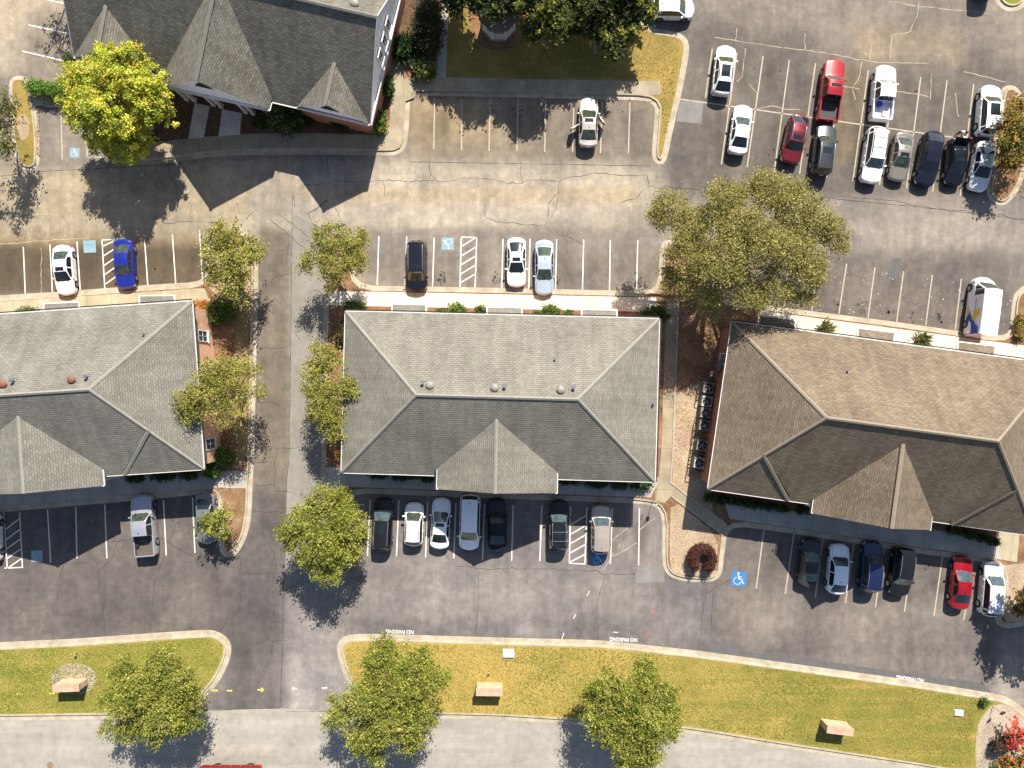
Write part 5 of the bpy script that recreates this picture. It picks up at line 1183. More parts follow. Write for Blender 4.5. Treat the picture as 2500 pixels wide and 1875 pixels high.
# ------------------------------------------------------------------ vegetation
def leaves(name, lobes, n, size, cols, parent, seed=1, spread=.30, mat='leaf', flatz=.8, clump=26, jit=.22, shell=.45, core=False, elong=1.5, spray=0):
    """lobes: (x, y, z, rx, ry, rz) world; leaf quads gathered in twig clumps inside each lobe"""
    r = np.random.default_rng(seed); lobes = np.array(lobes, float)
    vol = (lobes[:, 3] * lobes[:, 4] * lobes[:, 5]) ** .72; vol /= vol.sum()
    nc = max(n // clump, 1); li = r.choice(len(lobes), nc, p=vol); lb = lobes[li]
    d = r.normal(size=(nc, 3)); d /= np.linalg.norm(d, axis=1)[:, None]; d[:, 2] = np.where(r.random(nc) < .55, np.abs(d[:, 2]), d[:, 2])
    rad = shell + (1 - shell) * r.random(nc) ** .55
    c = lb[:, :3] + d * rad[:, None] * lb[:, 3:6] * (1 + .16 * r.normal(size=(nc, 1)))
    pal = np.array(cols, float); tone = pal[r.integers(len(pal), size=nc)] * (1 + .20 * r.normal(size=(nc, 1)))
    k = clump; lc = np.repeat(c, k, 0); off = r.normal(size=(nc * k, 3)) * spread * np.repeat(.6 + .8 * r.random(nc), k)[:, None]; off[:, 2] *= flatz
    if spray:
        lo = c - lb[:, :3]; lo /= np.linalg.norm(lo, axis=1)[:, None] + 1e-6
        lo = lo + .55 * r.normal(size=(nc, 3)); lo[:, 2] *= .5; lo /= np.linalg.norm(lo, axis=1)[:, None]
        off = off * .5 + np.repeat(lo, k, 0) * (r.random((nc * k, 1)) - .45) * np.repeat(spray * (.5 + r.random((nc, 1))), k, 0)
    p = lc + off; p[:, 2] = np.maximum(p[:, 2], .2)
    col = np.repeat(tone, k, 0) * (1 + jit * r.normal(size=(nc * k, 1))); col *= 1 + .06 * r.normal(size=col.shape); col = np.clip(col, .006, .8)
    nr = r.normal(size=(nc * k, 3)); nr[:, 2] = np.abs(nr[:, 2]) + .75; nr /= np.linalg.norm(nr, axis=1)[:, None]
    t = np.cross(nr, r.normal(size=(nc * k, 3))); t /= np.linalg.norm(t, axis=1)[:, None]; b = np.cross(nr, t)
    s = size * (.55 + .9 * r.random((nc * k, 1)))
    q = np.stack([p - t * s * elong / 2, p - b * s / 2, p + t * s * elong / 2, p + b * s / 2], 1).reshape(-1, 3)
    N = nc * k; me = bpy.data.meshes.new(name); me.vertices.add(N * 4); q = q - np.array(parent.location if parent is not None else (0, 0, 0))
    me.vertices.foreach_set('co', q.ravel().astype(np.float32)); me.loops.add(N * 4); me.loops.foreach_set('vertex_index', np.arange(N * 4))
    me.polygons.add(N); me.polygons.foreach_set('loop_start', np.arange(N) * 4); me.update(calc_edges=True)
    ca = me.color_attributes.new('Col', 'FLOAT_COLOR', 'POINT')
    ca.data.foreach_set('color', np.concatenate([np.repeat(col, 4, 0), np.ones((N * 4, 1))], 1).ravel().astype(np.float32))
    me.materials.append(M[mat]); o = bpy.data.objects.new(name, me); COL.objects.link(o); o.parent = parent; return o
def tree(label, base, lobes_px, n, cols, size=.16, bark='bark', seed=1, name='tree', squash=.75, spread=.34, tr=.16, group=None, mat='leaf', shell=.45, clump=26, twigs=2, base_h=None, jit=.09, spray=.9):
    b = W(*base); root = thing(name, label, 'tree', (b.x, b.y, .1), 0, group)
    lb = []
    for (x, y, r_, h) in lobes_px:
        c = W(x, y, h); k = (H - h) / H / S * r_; lb.append((c.x, c.y, h, k, k, k * squash))
    zc = min(l[2] for l in lb)
    rnd = random.Random(seed); m = MB(); fork = Vector((b.x, b.y, max(zc * .42, .8)))
    cx = sum(l[0] for l in lb) / len(lb); cy = sum(l[1] for l in lb) / len(lb); fork.x += (cx - b.x) * .3; fork.y += (cy - b.y) * .3
    m.tube([(b.x, b.y, .1), ((b.x * .5 + fork.x * .5) + .04, b.y * .5 + fork.y * .5, fork.z * .5), fork], [tr * 1.3, tr, tr * .85], 10)
    m.out('trunk', bark, root, True, True)
    m = MB()
    for l in lb:
        e = Vector(l[:3]); mid = fork.lerp(e, .5) + Vector((rnd.uniform(-.3, .3), rnd.uniform(-.3, .3), .25)); m.tube([fork, mid, e, e + Vector((rnd.uniform(-.3, .3) * l[3], rnd.uniform(-.3, .3) * l[3], l[5] * .95))], [tr * .6, tr * .38, tr * .2, tr * .08], 7)
        for _ in range(twigs * 2):
            a = rnd.uniform(0, 6.283); q = rnd.uniform(.35, .9); s0 = mid.lerp(e, rnd.uniform(.2, 1)); t_ = Vector((e.x + math.cos(a) * l[3] * q, e.y + math.sin(a) * l[4] * q, e.z + rnd.uniform(.1, .98) * l[5]))
            m.tube([s0, s0.lerp(t_, .55) + Vector((0, 0, .12)), t_], [tr * .2, tr * .13, tr * .06], 5)
    m.out('limb', bark, root, True, True)
    ex = []
    for l in lb:
        for _ in range(3):
            a = rnd.uniform(0, 6.283); q = rnd.uniform(.7, 1.05); f = rnd.uniform(.22, .42)
            ex.append((l[0] + math.cos(a) * l[3] * q, l[1] + math.sin(a) * l[4] * q, l[2] + rnd.uniform(-.4, .5) * l[5], l[3] * f, l[4] * f, l[5] * f * 1.2))
    core_ = [(l[0], l[1], l[2], l[3] * .86, l[4] * .86, l[5]) for l in lb]
    leaves('crown', core_ + ex, n, size, cols, root, seed, spread, mat, clump=clump, shell=shell, jit=jit, spray=spray); return root
OAK = [(.24, .24, .04), (.30, .285, .06), (.20, .205, .035), (.37, .34, .09), (.27, .245, .06)]
OAKD = [(.19, .22, .032), (.25, .265, .042), (.30, .295, .055), (.14, .17, .025), (.34, .32, .075)]
OLIVE = [(.265, .24, .065), (.32, .285, .085), (.20, .19, .045), (.38, .33, .11), (.28, .24, .075)]
YEL = [(.50, .50, .06), (.42, .46, .055), (.60, .57, .09), (.32, .38, .045), (.55, .50, .06)]
DARK = [(.028, .042, .014), (.045, .062, .018), (.02, .032, .012), (.06, .075, .02)]
DARKY = [(.05, .07, .016), (.10, .12, .024), (.24, .24, .035), (.07, .09, .02), (.16, .17, .03)]
GT = 'small street oaks with loose green crowns'
tree('round bright yellow tree in front of the church', (372, 312), [(288, 240, 92, 6.2), (232, 190, 52, 6.4), (298, 172, 55, 6.6), (352, 212, 52, 6.2), (372, 272, 48, 5.4), (318, 325, 58, 4.6), (248, 318, 48, 4.6), (205, 262, 50, 5.4), (262, 138, 32, 7), (190, 205, 34, 5.8), (270, 355, 36, 3.6), (345, 350, 34, 3.6), (392, 240, 26, 5.0)],
     60000, YEL, .125, 'barkpale', 3, 'yellow_tree', .8, .36, .24, mat='leaf', shell=.72, clump=90, jit=.12, spray=.35)
tree('oak over the north tip of the left island beside the driveway', (590, 668), [(562, 585, 40, 5), (530, 625, 38, 4.8), (590, 640, 44, 5), (612, 612, 32, 4.4), (560, 690, 40, 4.4), (590, 720, 26, 4), (540, 570, 24, 5), (520, 668, 24, 4)], 11000, OAK + [(.24, .20, .05)], .115, 'barkpale', 5, 'oak_tree', .7, .36, .12, GT)
tree('oak beside the pale kerb tip at the north west of the middle office', (838, 655), [(795, 580, 36, 5), (845, 590, 40, 5), (765, 630, 34, 4.6), (825, 640, 44, 5), (868, 640, 30, 4.4), (745, 650, 20, 4), (815, 680, 26, 4), (872, 600, 20, 4.6)], 11000, OAK, .10, 'barkpale', 6, 'oak_tree', .7, .36, .12, GT)
tree('wide oak overhanging the edge of the left office roof', (600, 970), [(540, 895, 44, 6), (495, 955, 46, 6.2), (560, 945, 46, 6), (455, 985, 36, 6), (545, 1005, 38, 5.4), (610, 905, 26, 5), (638, 958, 20, 4.6), (470, 1010, 28, 5.8), (590, 960, 30, 5.4)], 14000, OAK, .10, 'barkpale', 7, 'oak_tree', .7, .36, .13, GT)
tree('oak touching the west edge of the middle office roof', (826, 975), [(800, 880, 38, 5.4), (775, 930, 42, 5.2), (845, 945, 28, 5.4), (795, 985, 44, 5.2), (812, 1035, 36, 4.8), (862, 958, 18, 5.6), (765, 890, 22, 4.8), (770, 1010, 24, 4.6)], 14000, OAK, .10, 'barkpale', 8, 'oak_tree', .7, .32, .13, GT)
tree('full leafy oak at the south west corner of the middle lot', (822, 1285), [(800, 1225, 40, 5.2), (745, 1270, 46, 5.2), (848, 1275, 46, 5.2), (788, 1320, 56, 5.6), (795, 1385, 34, 4.8), (855, 1340, 38, 4.8), (722, 1320, 30, 4.6), (830, 1215, 24, 4.4), (760, 1365, 30, 4.4), (875, 1310, 22, 4.2)], 30000, OAKD, .105, 'barkpale', 9, 'oak_tree', .75, .30, .15, GT)
tree('huge spreading olive green tree between the upper and right lots', (1730, 690), [(1635, 510, 50, 7), (1690, 550, 55, 7.5), (1765, 490, 58, 8.2), (1790, 550, 55, 8.5), (1880, 470, 55, 8.4), (1930, 500, 58, 8.2), (1985, 540, 52, 7.6), (2035, 580, 40, 7), (1690, 620, 60, 7), (1770, 630, 66, 8.6), (1860, 590, 62, 9), (1930, 610, 60, 8.2), (1980, 650, 48, 7.2), (1720, 700, 52, 6.4), (1810, 700, 52, 7), (1890, 700, 54, 7), (1660, 690, 38, 5.4), (1945, 725, 36, 6), (1740, 750, 34, 5), (1605, 520, 22, 6)],
     90000, OLIVE, .095, 'barkpale', 10, 'spreading_tree', .55, .42, .30, clump=22, twigs=4)
LT = 'three leafy trees on the long lawn'
tree('leafy tree at the right end of the left lawn', (462, 1632), [(300, 1635, 36, 5.6), (395, 1622, 44, 6), (435, 1660, 48, 6), (340, 1685, 55, 6), (468, 1708, 34, 5), (405, 1735, 54, 5.8), (315, 1755, 42, 5.2), (282, 1700, 34, 5), (370, 1785, 36, 4.8), (450, 1760, 34, 4.8), (262, 1780, 18, 4)], 38000, OAKD, .105, 'barkpale', 11, 'lawn_tree', .72, .32, .16, LT)
tree('tall leafy tree leaning over the kerb at the left end of the middle lawn', (972, 1640), [(935, 1580, 30, 5.6), (985, 1612, 30, 5.8), (925, 1630, 44, 6.2), (1030, 1600, 26, 5.4), (1045, 1655, 42, 5.8), (985, 1680, 54, 6.6), (900, 1700, 55, 6.4), (840, 1735, 40, 5.6), (960, 1760, 56, 6.2), (890, 1800, 38, 5.4), (1040, 1740, 40, 5.4), (920, 1845, 26, 4.8), (1085, 1650, 16, 5), (1010, 1800, 34, 5), (812, 1760, 18, 4.8)], 46000, OAKD, .105, 'barkpale', 12, 'lawn_tree', .72, .32, .17, LT)
tree('round leafy tree by the street south of the middle office', (1512, 1668), [(1572, 1645, 32, 5.8), (1605, 1690, 40, 6), (1485, 1680, 42, 5.8), (1540, 1700, 48, 6.4), (1575, 1755, 56, 6.4), (1470, 1745, 42, 5.6), (1520, 1800, 46, 5.8), (1620, 1785, 36, 5.4), (1580, 1835, 40, 5.2), (1640, 1740, 24, 5), (1530, 1850, 26, 4.8), (1440, 1690, 22, 4.6)], 42000, OAKD, .105, 'barkpale', 13, 'lawn_tree', .72, .32, .17, LT)
GD = 'dark trees along the top edge'
tree('dark tree over the footpath at the top edge', (1178, 70), [(1120, -40, 45, 5.8), (1170, -20, 50, 6), (1110, 10, 30, 5), (1215, 5, 44, 6.2), (1235, -40, 50, 6.4)], 11000, DARK + DARKY[:2], .18, 'bark', 14, 'dark_tree', .75, .32, .18, GD, shell=.4)
tree('dark tree with yellow tips directly right of the gazebo', (1330, 115), [(1300, 20, 46, 6.2), (1345, 55, 44, 5.8), (1330, -30, 55, 6.8), (1280, -20, 40, 6), (1300, 70, 26, 4.6)], 13000, DARKY, .18, 'bark', 15, 'dark_tree', .75, .30, .18, GD, shell=.4)
tree('large dark tree above the lawn left of the white hatchback', (1452, 130), [(1400, 25, 46, 4.6), (1450, 60, 42, 3.3), (1500, 88, 44, 3.5), (1430, -10, 60, 5), (1385, 70, 26, 3.8), (1530, 60, 40, 3.6), (1475, 20, 42, 3.6)], 17000, DARK + DARKY, .18, 'bark', 16, 'dark_tree', .5, .30, .2, GD, shell=.4)
tree('dark tree overhanging the back of the white hatchback', (1545, 75), [(1530, 0, 42, 4), (1570, 15, 30, 4), (1545, -40, 50, 4.4), (1490, -15, 40, 3.8)], 11000, DARKY + DARK[:2], .18, 'bark', 17, 'dark_tree', .75, .30, .18, GD, shell=.4)
tree('small thin tree whose crown covers half of the grey sedan', (567, 1268), [(520, 1278, 24, 3.2), (545, 1260, 22, 3), (500, 1285, 18, 3), (538, 1300, 18, 2.8), (528, 1252, 12, 3.2)], 2000, [(.24, .26, .05), (.30, .30, .06), (.20, .22, .04)], .13, 'barkpale', 18, 'young_tree', .6, .26, .05, shell=.2)
tree('sparse pale tree at the left edge above the driveway', (40, 360), [(10, 310, 34, 4.6), (-20, 350, 45, 5), (30, 265, 20, 4.6), (22, 360, 26, 4), (-10, 260, 40, 5)], 2600, [(.20, .20, .07), (.26, .25, .11), (.15, .16, .05)], .14, 'barkpale', 19, 'sparse_tree', .6, .4, .10, twigs=6, shell=.2)
tree('orange and olive tree on the kerbed mulch island at the right edge', (2462, 345), [(2470, 300, 32, 3.2), (2490, 260, 22, 3), (2455, 350, 26, 3), (2485, 370, 34, 3.2), (2465, 400, 24, 2.8), (2510, 320, 36, 3.4), (2440, 310, 12, 2.6)], 7500, [(.30, .19, .035), (.24, .18, .04), (.18, .16, .035), (.12, .12, .03), (.40, .24, .045)], .14, 'bark', 20, 'autumn_tree', .65, .28, .10, shell=.35, twigs=4)
tree('dense tree beyond the right edge casting a broad shadow on the lot corner', (2508, 1408), [(2640, 1470, 60, 6.6), (2600, 1430, 50, 6), (2570, 1480, 40, 5), (2650, 1400, 60, 6.5), (2680, 1440, 60, 7), (2545, 1500, 22, 4.4)], 14000, [(.12, .12, .03), (.22, .16, .04), (.09, .11, .03)], .20, 'bark', 21, 'autumn_tree', .7, .30, .16, shell=.45)
tree('sparse brown twiggy tree beside the silver-white SUV', (2482, 1452), [(2492, 1455, 14, 2.8), (2498, 1478, 16, 2.4), (2486, 1490, 14, 2.2)], 900, [(.30, .13, .04), (.25, .20, .05), (.12, .10, .03)], .12, 'bark', 22, 'young_tree', .6, .22, .05, shell=.2)
tree('orange and yellow tree in the lower right corner', (2455, 1815), [(2475, 1865, 26, 3), (2500, 1850, 30, 3.2), (2450, 1880, 22, 2.8), (2490, 1900, 36, 3.2), (2520, 1880, 36, 3.4)], 5200, [(.50, .20, .03), (.45, .32, .04), (.40, .08, .03), (.28, .28, .05), (.10, .12, .03)], .14, 'bark', 23, 'autumn_tree', .65, .22, .08, shell=.35)
tree('sparse scarlet leaved shrubby tree on the gravel bed', (2470, 1790), [(2478, 1765, 14, 1.6), (2488, 1800, 18, 1.6), (2478, 1812, 14, 1.5), (2465, 1790, 10, 1.5), (2505, 1790, 20, 1.8)], 1100, [(.60, .06, .04), (.50, .05, .03), (.65, .15, .06)], .12, 'bark', 24, 'red_shrub', .5, .22, .04, shell=.2)
for i, (bx_, by_) in enumerate([(1150, -70), (1290, -60), (1410, -85), (1535, -120)]):
    cx_, cy_ = 1250 + (bx_ - 1250) / .88, 937 - (937 - by_) / .88
    tree(['tall tree beyond the top edge shading the footpath', 'tall tree beyond the top edge shading the gazebo lawn', 'tall tree beyond the top edge shading the middle of the lawn', 'tall tree beyond the top edge behind the white hatchback'][i], (bx_, by_), [(cx_, cy_, 62, 9), (cx_ - 50, cy_ + 10, 42, 8), (cx_ + 50, cy_ - 8, 42, 8), (cx_, cy_ + 40, 40, 7.4), (cx_ + 10, cy_ - 45, 42, 7.5)], 9000, DARKY, .26, 'bark', 60 + i, 'dark_tree', .75, .4, .2, GD, shell=.3)
for i, (bx_, by_, l) in enumerate([(168, -62, 'bare branching tree beyond the top edge left of the church'), (232, -70, 'thin bare tree beyond the top edge beside the church')]):
    tree(l, (bx_, by_), [(bx_ - 60, by_ - 110, 60, 6), (bx_ - 10, by_ - 130, 60, 7), (bx_ - 90, by_ - 60, 45, 5)], 1500, [(.14, .11, .05)], .12, 'bark', 30 + i, 'bare_tree', .8, .3, .16, twigs=8, shell=.2)
# shrubs: leaf shell over a leafy core
def shrub(label, px, py, rx, ry, h, cols, n, size=.09, name='round_shrub', lobes=None, seed=1, group=None, z0=.12, spread=.10, cat='shrub', mat='leafd', fs=.86, cq=.80):
    hm = h * .55; k = (H - hm) / H / S; c = W(px, py, hm)
    L_ = lobes or [(0, 0, 1, 1)]
    lb = [(c.x + a * rx * k, c.y - b * ry * k, z0 + h * .45, rx * k * sx, ry * k * sy, h * .55) for a, b, sx, sy in L_]
    root = thing(name, label, cat, (c.x, c.y, z0), 0, group)
    m = MB()
    for l in lb:
        b0 = len(m.v); n1, n2 = 14, 8
        for i in range(n2 + 1):
            for j in range(n1):
                th = math.pi * i / n2; ph = 2 * math.pi * j / n1; q = cq + .07 * math.sin(3 * ph + i) 
                m.v.append(Vector((l[0] + l[3] * q * math.sin(th) * math.cos(ph), l[1] + l[4] * q * math.sin(th) * math.sin(ph), max(l[2] + l[5] * q * math.cos(th), z0)))); m.uv.append((0, 0))
        for i in range(n2):
            for j in range(n1): m.f.append([b0 + i * n1 + j, b0 + (i + 1) * n1 + j, b0 + (i + 1) * n1 + (j + 1) % n1, b0 + i * n1 + (j + 1) % n1])
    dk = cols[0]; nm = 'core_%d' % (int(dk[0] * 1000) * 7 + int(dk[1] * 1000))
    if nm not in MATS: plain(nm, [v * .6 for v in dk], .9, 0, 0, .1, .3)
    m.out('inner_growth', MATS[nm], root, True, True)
    leaves('foliage', lb, n, size, cols, root, seed, spread, mat, flatz=1, clump=14, shell=fs, jit=.20, elong=1.3); return root
GRN = [(.07, .125, .018), (.10, .165, .022), (.05, .09, .015), (.13, .19, .03)]
DGR = [(.025, .045, .012), (.04, .065, .016), (.018, .03, .01), (.07, .10, .02)]
ORG = [(.42, .16, .04), (.50, .24, .06), (.34, .11, .03), (.30, .22, .05)]
shrub('big round green shrub at the north end of the orange brick wall', 540, 760, 29, 27, 1.7, GRN, 3600, seed=41)
shrub('round green shrub at the south end of the orange brick wall', 541, 1116, 28, 20, 1.4, GRN, 2800, seed=42)
shrub('smaller green shrub at the south east corner of the left office', 516, 1149, 20, 17, 1.2, GRN, 1800, seed=43)
shrub('low orange leaved shrubs along the top of the left brick wall', 492, 743, 24, 8, .5, ORG, 1200, seed=44, name='orange_shrub')
shrub('flat green shrub against the north wall of the left office', 68, 760, 25, 7, .7, GRN, 900, seed=45)
for i, (x, y, a, b, h, cl, l) in enumerate([(866, 747, 26, 10, .8, GRN, 'wide green shrub at the north west corner of the middle office'), (1117, 755, 18, 12, .9, GRN, 'bright green shrub between the first and second canopies of the middle office'),
    (1077, 761, 12, 6, .5, DGR + GRN, 'tiny dark shrub left of the bright green one between canopies'), (1174, 758, 13, 9, .8, DGR + GRN, 'dark green shrub touching the second canopy'), (1345, 758, 19, 12, .9, GRN, 'bright green shrub between the second and third canopies'),
    (1312, 767, 10, 5, .5, DGR + GRN, 'tiny dark shrub right of the second canopy'), (1388, 766, 10, 6, .5, DGR + GRN, 'tiny dark shrub left of the third canopy'), (1598, 768, 32, 17, 1.2, DGR + GRN[:2], 'dark green shrub at the north east corner of the middle office'),
    (833, 810, 10, 26, 1.2, [(.12, .085, .03), (.16, .13, .04), (.09, .08, .03)], 'brown green shrub by the west wall of the middle office'), (826, 1112, 7, 10, .5, ORG, 'small orange shrub by the south west corner of the middle office')]):
    shrub(l, x, y, a, b, h, cl, int(a * b * 4) + 300, seed=50 + i, group='planting around the middle office')
for i, (x, y, a, b, l) in enumerate([(925, 1163, 20, 9, 'first dark shrub left of the middle porch'), (990, 1166, 30, 10, 'long dark shrub in the middle of the left half of the middle front'), (1045, 1168, 20, 11, 'dark shrub touching the left side of the middle porch'),
    (1392, 1177, 28, 9, 'dark shrub touching the right side of the middle porch'), (1456, 1183, 26, 11, 'second dark shrub right of the middle porch'), (1512, 1187, 18, 10, 'third dark shrub right of the middle porch'), (1565, 1188, 22, 9, 'last dark shrub at the south east corner of the middle office')]):
    shrub(l, x, y - 4, a, b, 1.0, DGR, int(a * b * 5) + 200, seed=70 + i, group='dark shrubs along the middle office front')
for i, (x, y, a, b, l) in enumerate([(330, 1168, 22, 9, 'dark shrub right of the left porch'), (400, 1165, 26, 9, 'dark shrub midway along the left office front'), (462, 1160, 20, 9, 'dark shrub near the south east corner of the left office front')]):
    shrub(l, x, y, a, b, 1.0, DGR, 900, seed=80 + i, group='dark shrubs along the left office front')
hl = [(-1 + 2 * k / 6, (-1 + 2 * k / 6) * 1.15, .2, .75) for k in range(7)]
shrub('long dark clipped hedge below the left part of the brown roof', 1822, 1228, 86, 11, 1.0, DGR, 4500, name='clipped_hedge', lobes=hl, seed=90, cat='hedge')
shrub('dark shrub beside the bench at the right porch', 1958, 1243, 15, 11, .9, DGR, 900, seed=91)
shrub('dark clipped hedge below the right part of the brown roof', 2372, 1306, 52, 12, 1.0, DGR, 2800, name='clipped_hedge', lobes=hl, seed=92, cat='hedge')
shrub('tall glossy green shrub between the two big church gables', 697, 276, 36, 44, 3.2, [(.03, .05, .014), (.06, .085, .02), (.02, .035, .012), (.15, .17, .04)], 7000, .12, 'tall_shrub', seed=93, spread=.16)
shrub('shrub beside the left corner of the middle church gable', 384, 186, 20, 20, 2.2, [(.03, .055, .014), (.06, .09, .02)], 2400, .12, 'tall_shrub', seed=94, spread=.14)
shrub('yellow green shrub at the right corner of the church', 923, 300, 17, 24, 1.3, GRN + [(.25, .25, .05)], 2600, .12, seed=95, spread=.13)
shrub('oval green shrub beside the east wall of the church', 946, 210, 14, 23, 1.3, [(.05, .09, .02), (.08, .12, .025)], 1800, .10, seed=96)
shrub('round shrub with yellow leaves near the footpath corner', 1035, 170, 25, 22, 1.3, [(.04, .06, .015), (.07, .09, .02), (.2, .2, .05)], 2600, .11, seed=97, spread=.13)
shrub('low dark shrub under the right church gable', 832, 303, 22, 14, .9, DGR, 1300, seed=98)
shrub('low dark shrub at the base of the church between the gables', 640, 300, 20, 10, .7, DGR, 900, seed=99)
shrub('small dark shrub right of the tall glossy shrub', 748, 292, 16, 14, .9, DGR, 900, seed=100)
shrub('dark feathery conifer beside the footpath at the top', 1046, 62, 34, 62, 3.0, [(.022, .024, .012), (.035, .036, .016), (.05, .05, .022)], 9000, .10, 'conifer', seed=101, spread=.2, cat='conifer')
shrub('green rounded hedge on the raised corner beside the church lot', 112, 218, 48, 23, 1.3, [(.11, .20, .025), (.14, .24, .03), (.09, .16, .02)], 7500, .08, 'clipped_hedge', lobes=[(-.55, -.25, .45, .75), (-.1, -.05, .55, .85), (.4, .15, .55, .85), (.85, .25, .5, .8)], seed=102, cat='hedge')
shrub('dark green shrub at the left corner of the church', 176, 150, 14, 14, 1.6, [(.04, .07, .016), (.06, .10, .02)], 1200, .1, seed=103)
dl = [(.64 * math.cos(R(a)), -.64 * math.sin(R(a)), .33, .33) for a in (-52, -30, -5, 20, 45, 70, 95, 120, 145, 170, 195, 218)]
shrub('burgundy horseshoe shaped clipped shrub on the tan kerbed island', 1714, 1364, 37, 39, 1.3, [(.085, .032, .022), (.11, .042, .028), (.065, .026, .018)], 20000, .045, 'horseshoe_shrub', lobes=dl, seed=104, spread=.05, fs=.95, cq=.93)
shrub('larger brown barberry ball on the lower right gravel bed', 2437, 1821, 17, 17, 1.2, [(.07, .045, .035), (.10, .07, .05)], 1500, .09, seed=105)
shrub('smaller brown barberry ball beside the red leaved shrub', 2459, 1804, 12, 12, 1.0, [(.09, .06, .045), (.12, .085, .06)], 900, .09, seed=106)
shrub('small round green shrub at the end of the long lawn', 2402, 1711, 8, 10, .6, GRN, 500, seed=107)
shrub('low golden shrub under the white van corner at the right edge', 2490, 800, 14, 30, .7, [(.20, .16, .03), (.14, .15, .03), (.3, .2, .05)], 1500, .1, seed=108)
# spiky plants
def yucca(label, px, py, r_, h, n, cols, seed, name='spiky_plant', wd=.05):
    c = W(px, py, h * .5); rn = random.Random(seed); root = thing(name, label, 'plant', (c.x, c.y, .12)); vs, fs, cl = [], [], []
    for _ in range(n):
        a = rn.uniform(0, 6.283); el = rn.uniform(.1, 1.2); L_ = r_ * rn.uniform(.6, 1.1); d = Vector((math.cos(a) * math.cos(el), math.sin(a) * math.cos(el), math.sin(el))); o = Vector((rn.gauss(0, .25) * r_, rn.gauss(0, .25) * r_, rn.uniform(0, .3) * h)); sd = d.cross(Vector((0, 0, 1))).normalized() * wd
        b = len(vs); m1 = o + d * L_ * .6 + Vector((0, 0, .12 * L_)); vs += [o - sd, o + sd, m1 + sd, m1 - sd, o + d * L_]; fs += [(b, b + 1, b + 2, b + 3), (b + 3, b + 2, b + 4)]; k = rn.choice(cols); v = rn.uniform(.7, 1.3); cl += [[q * v for q in k] + [1]] * 5
    o = mesh('blade', vs, fs, 'leaf', root); o.data.color_attributes.new('Col', 'FLOAT_COLOR', 'POINT'); ca = o.data.color_attributes['Col']
    if len(o.data.vertices) == len(cl): ca.data.foreach_set('color', np.array(cl, np.float32).ravel())
yucca('big dark green spiky bush beside the church east wall', 988, 116, 1.45, 1.6, 700, [(.03, .07, .015), (.05, .11, .02), (.02, .045, .012)], 110, wd=.05)
yucca('spiky yellow green plant between the first two canopies of the right office', 2015, 802, .95, .7, 170, [(.13, .15, .04), (.18, .19, .06), (.08, .10, .03)], 111)
yucca('spiky yellow green plant between the last two canopies of the right office', 2252, 832, 1.0, .7, 180, [(.13, .15, .04), (.18, .19, .06), (.08, .10, .03)], 112)
# fallen leaves scattered over beds, kerbs and the west island
def litterleaves():
    r = np.random.default_rng(5); P, Cc = [], []
    def sc(poly, n, cols, z, sig=None):
        xs_, ys_ = [p[0] for p in poly], [p[1] for p in poly]; k = 0
        while k < n:
            x, y = r.uniform(min(xs_), max(xs_)), r.uniform(min(ys_), max(ys_)); ins = False; j = len(poly) - 1
            for i in range(len(poly)):
                if (poly[i][1] > y) != (poly[j][1] > y) and x < (poly[j][0] - poly[i][0]) * (y - poly[i][1]) / (poly[j][1] - poly[i][1]) + poly[i][0]: ins = not ins
                j = i
            if ins: w_ = W(x, y); P.append((w_.x, w_.y, z)); Cc.append(cols[r.integers(len(cols))]); 
            k += 1
    red = [(.30, .12, .06), (.40, .20, .10), (.22, .10, .05), (.45, .30, .18)]
    sc([(530, 740), (620, 700), (615, 1150), (525, 1150)], 2200, red, .16); sc([(1640, 760), (1780, 770), (1740, 960), (1640, 1160)], 2200, red + [(.5, .36, .24)], .16)
    sc([(262, 230), (470, 240), (470, 372), (300, 372)], 900, red, .17); sc([(470, 280), (940, 320), (940, 366), (470, 366)], 500, red, .175)
    sc([(300, 388), (800, 372), (985, 372), (985, 382), (800, 384), (320, 405)], 900, red, .03); sc([(1004, 234), (1600, 246), (1600, 250), (1004, 240)], 900, red, .03); sc([(90, 268), (97, 268), (100, 380), (92, 380)], 160, red, .16)
    sc([(2415, 220), (2500, 215), (2500, 480), (2420, 490)], 900, red + [(.5, .32, .1)], .16); sc([(806, 748), (1570, 765), (1570, 782), (806, 770)], 700, red, .16); sc([(1650, 1180), (1760, 1250), (1750, 1400), (1640, 1400)], 500, [(.5, .38, .25), (.35, .24, .15)], .155)
    sc([(0, 400), (1600, 400), (1600, 560), (0, 560)], 260, [(.55, .5, .42), (.2, .15, .1)], .015); sc([(1850, 620), (2470, 700), (2470, 800), (1850, 750)], 170, [(.65, .62, .58)], .015)
    P_ = np.array(P); N = len(P_); a = r.uniform(0, 6.283, N); s = r.uniform(.03, .075, N); vs = []
    t = np.stack([np.cos(a), np.sin(a), r.uniform(-.3, .3, N)], 1) * s[:, None]; b = np.stack([-np.sin(a), np.cos(a), r.uniform(-.3, .3, N)], 1) * s[:, None] * .7
    q = np.stack([P_ - t, P_ - b, P_ + t, P_ + b], 1).reshape(-1, 3)
    me = bpy.data.meshes.new('fallen_leaves'); me.from_pydata(q.tolist(), [], np.arange(N * 4).reshape(-1, 4).tolist()); ca = me.color_attributes.new('Col', 'FLOAT_COLOR', 'POINT')
    ca.data.foreach_set('color', np.concatenate([np.repeat(np.array(Cc), 4, 0), np.ones((N * 4, 1))], 1).ravel().astype(np.float32)); me.materials.append(M['leafd'])
    o = bpy.data.objects.new('fallen_leaves', me); COL.objects.link(o); tag(o, 'fallen brown and red leaves scattered over beds and kerbs', 'leaves', None, 'stuff')
litterleaves()

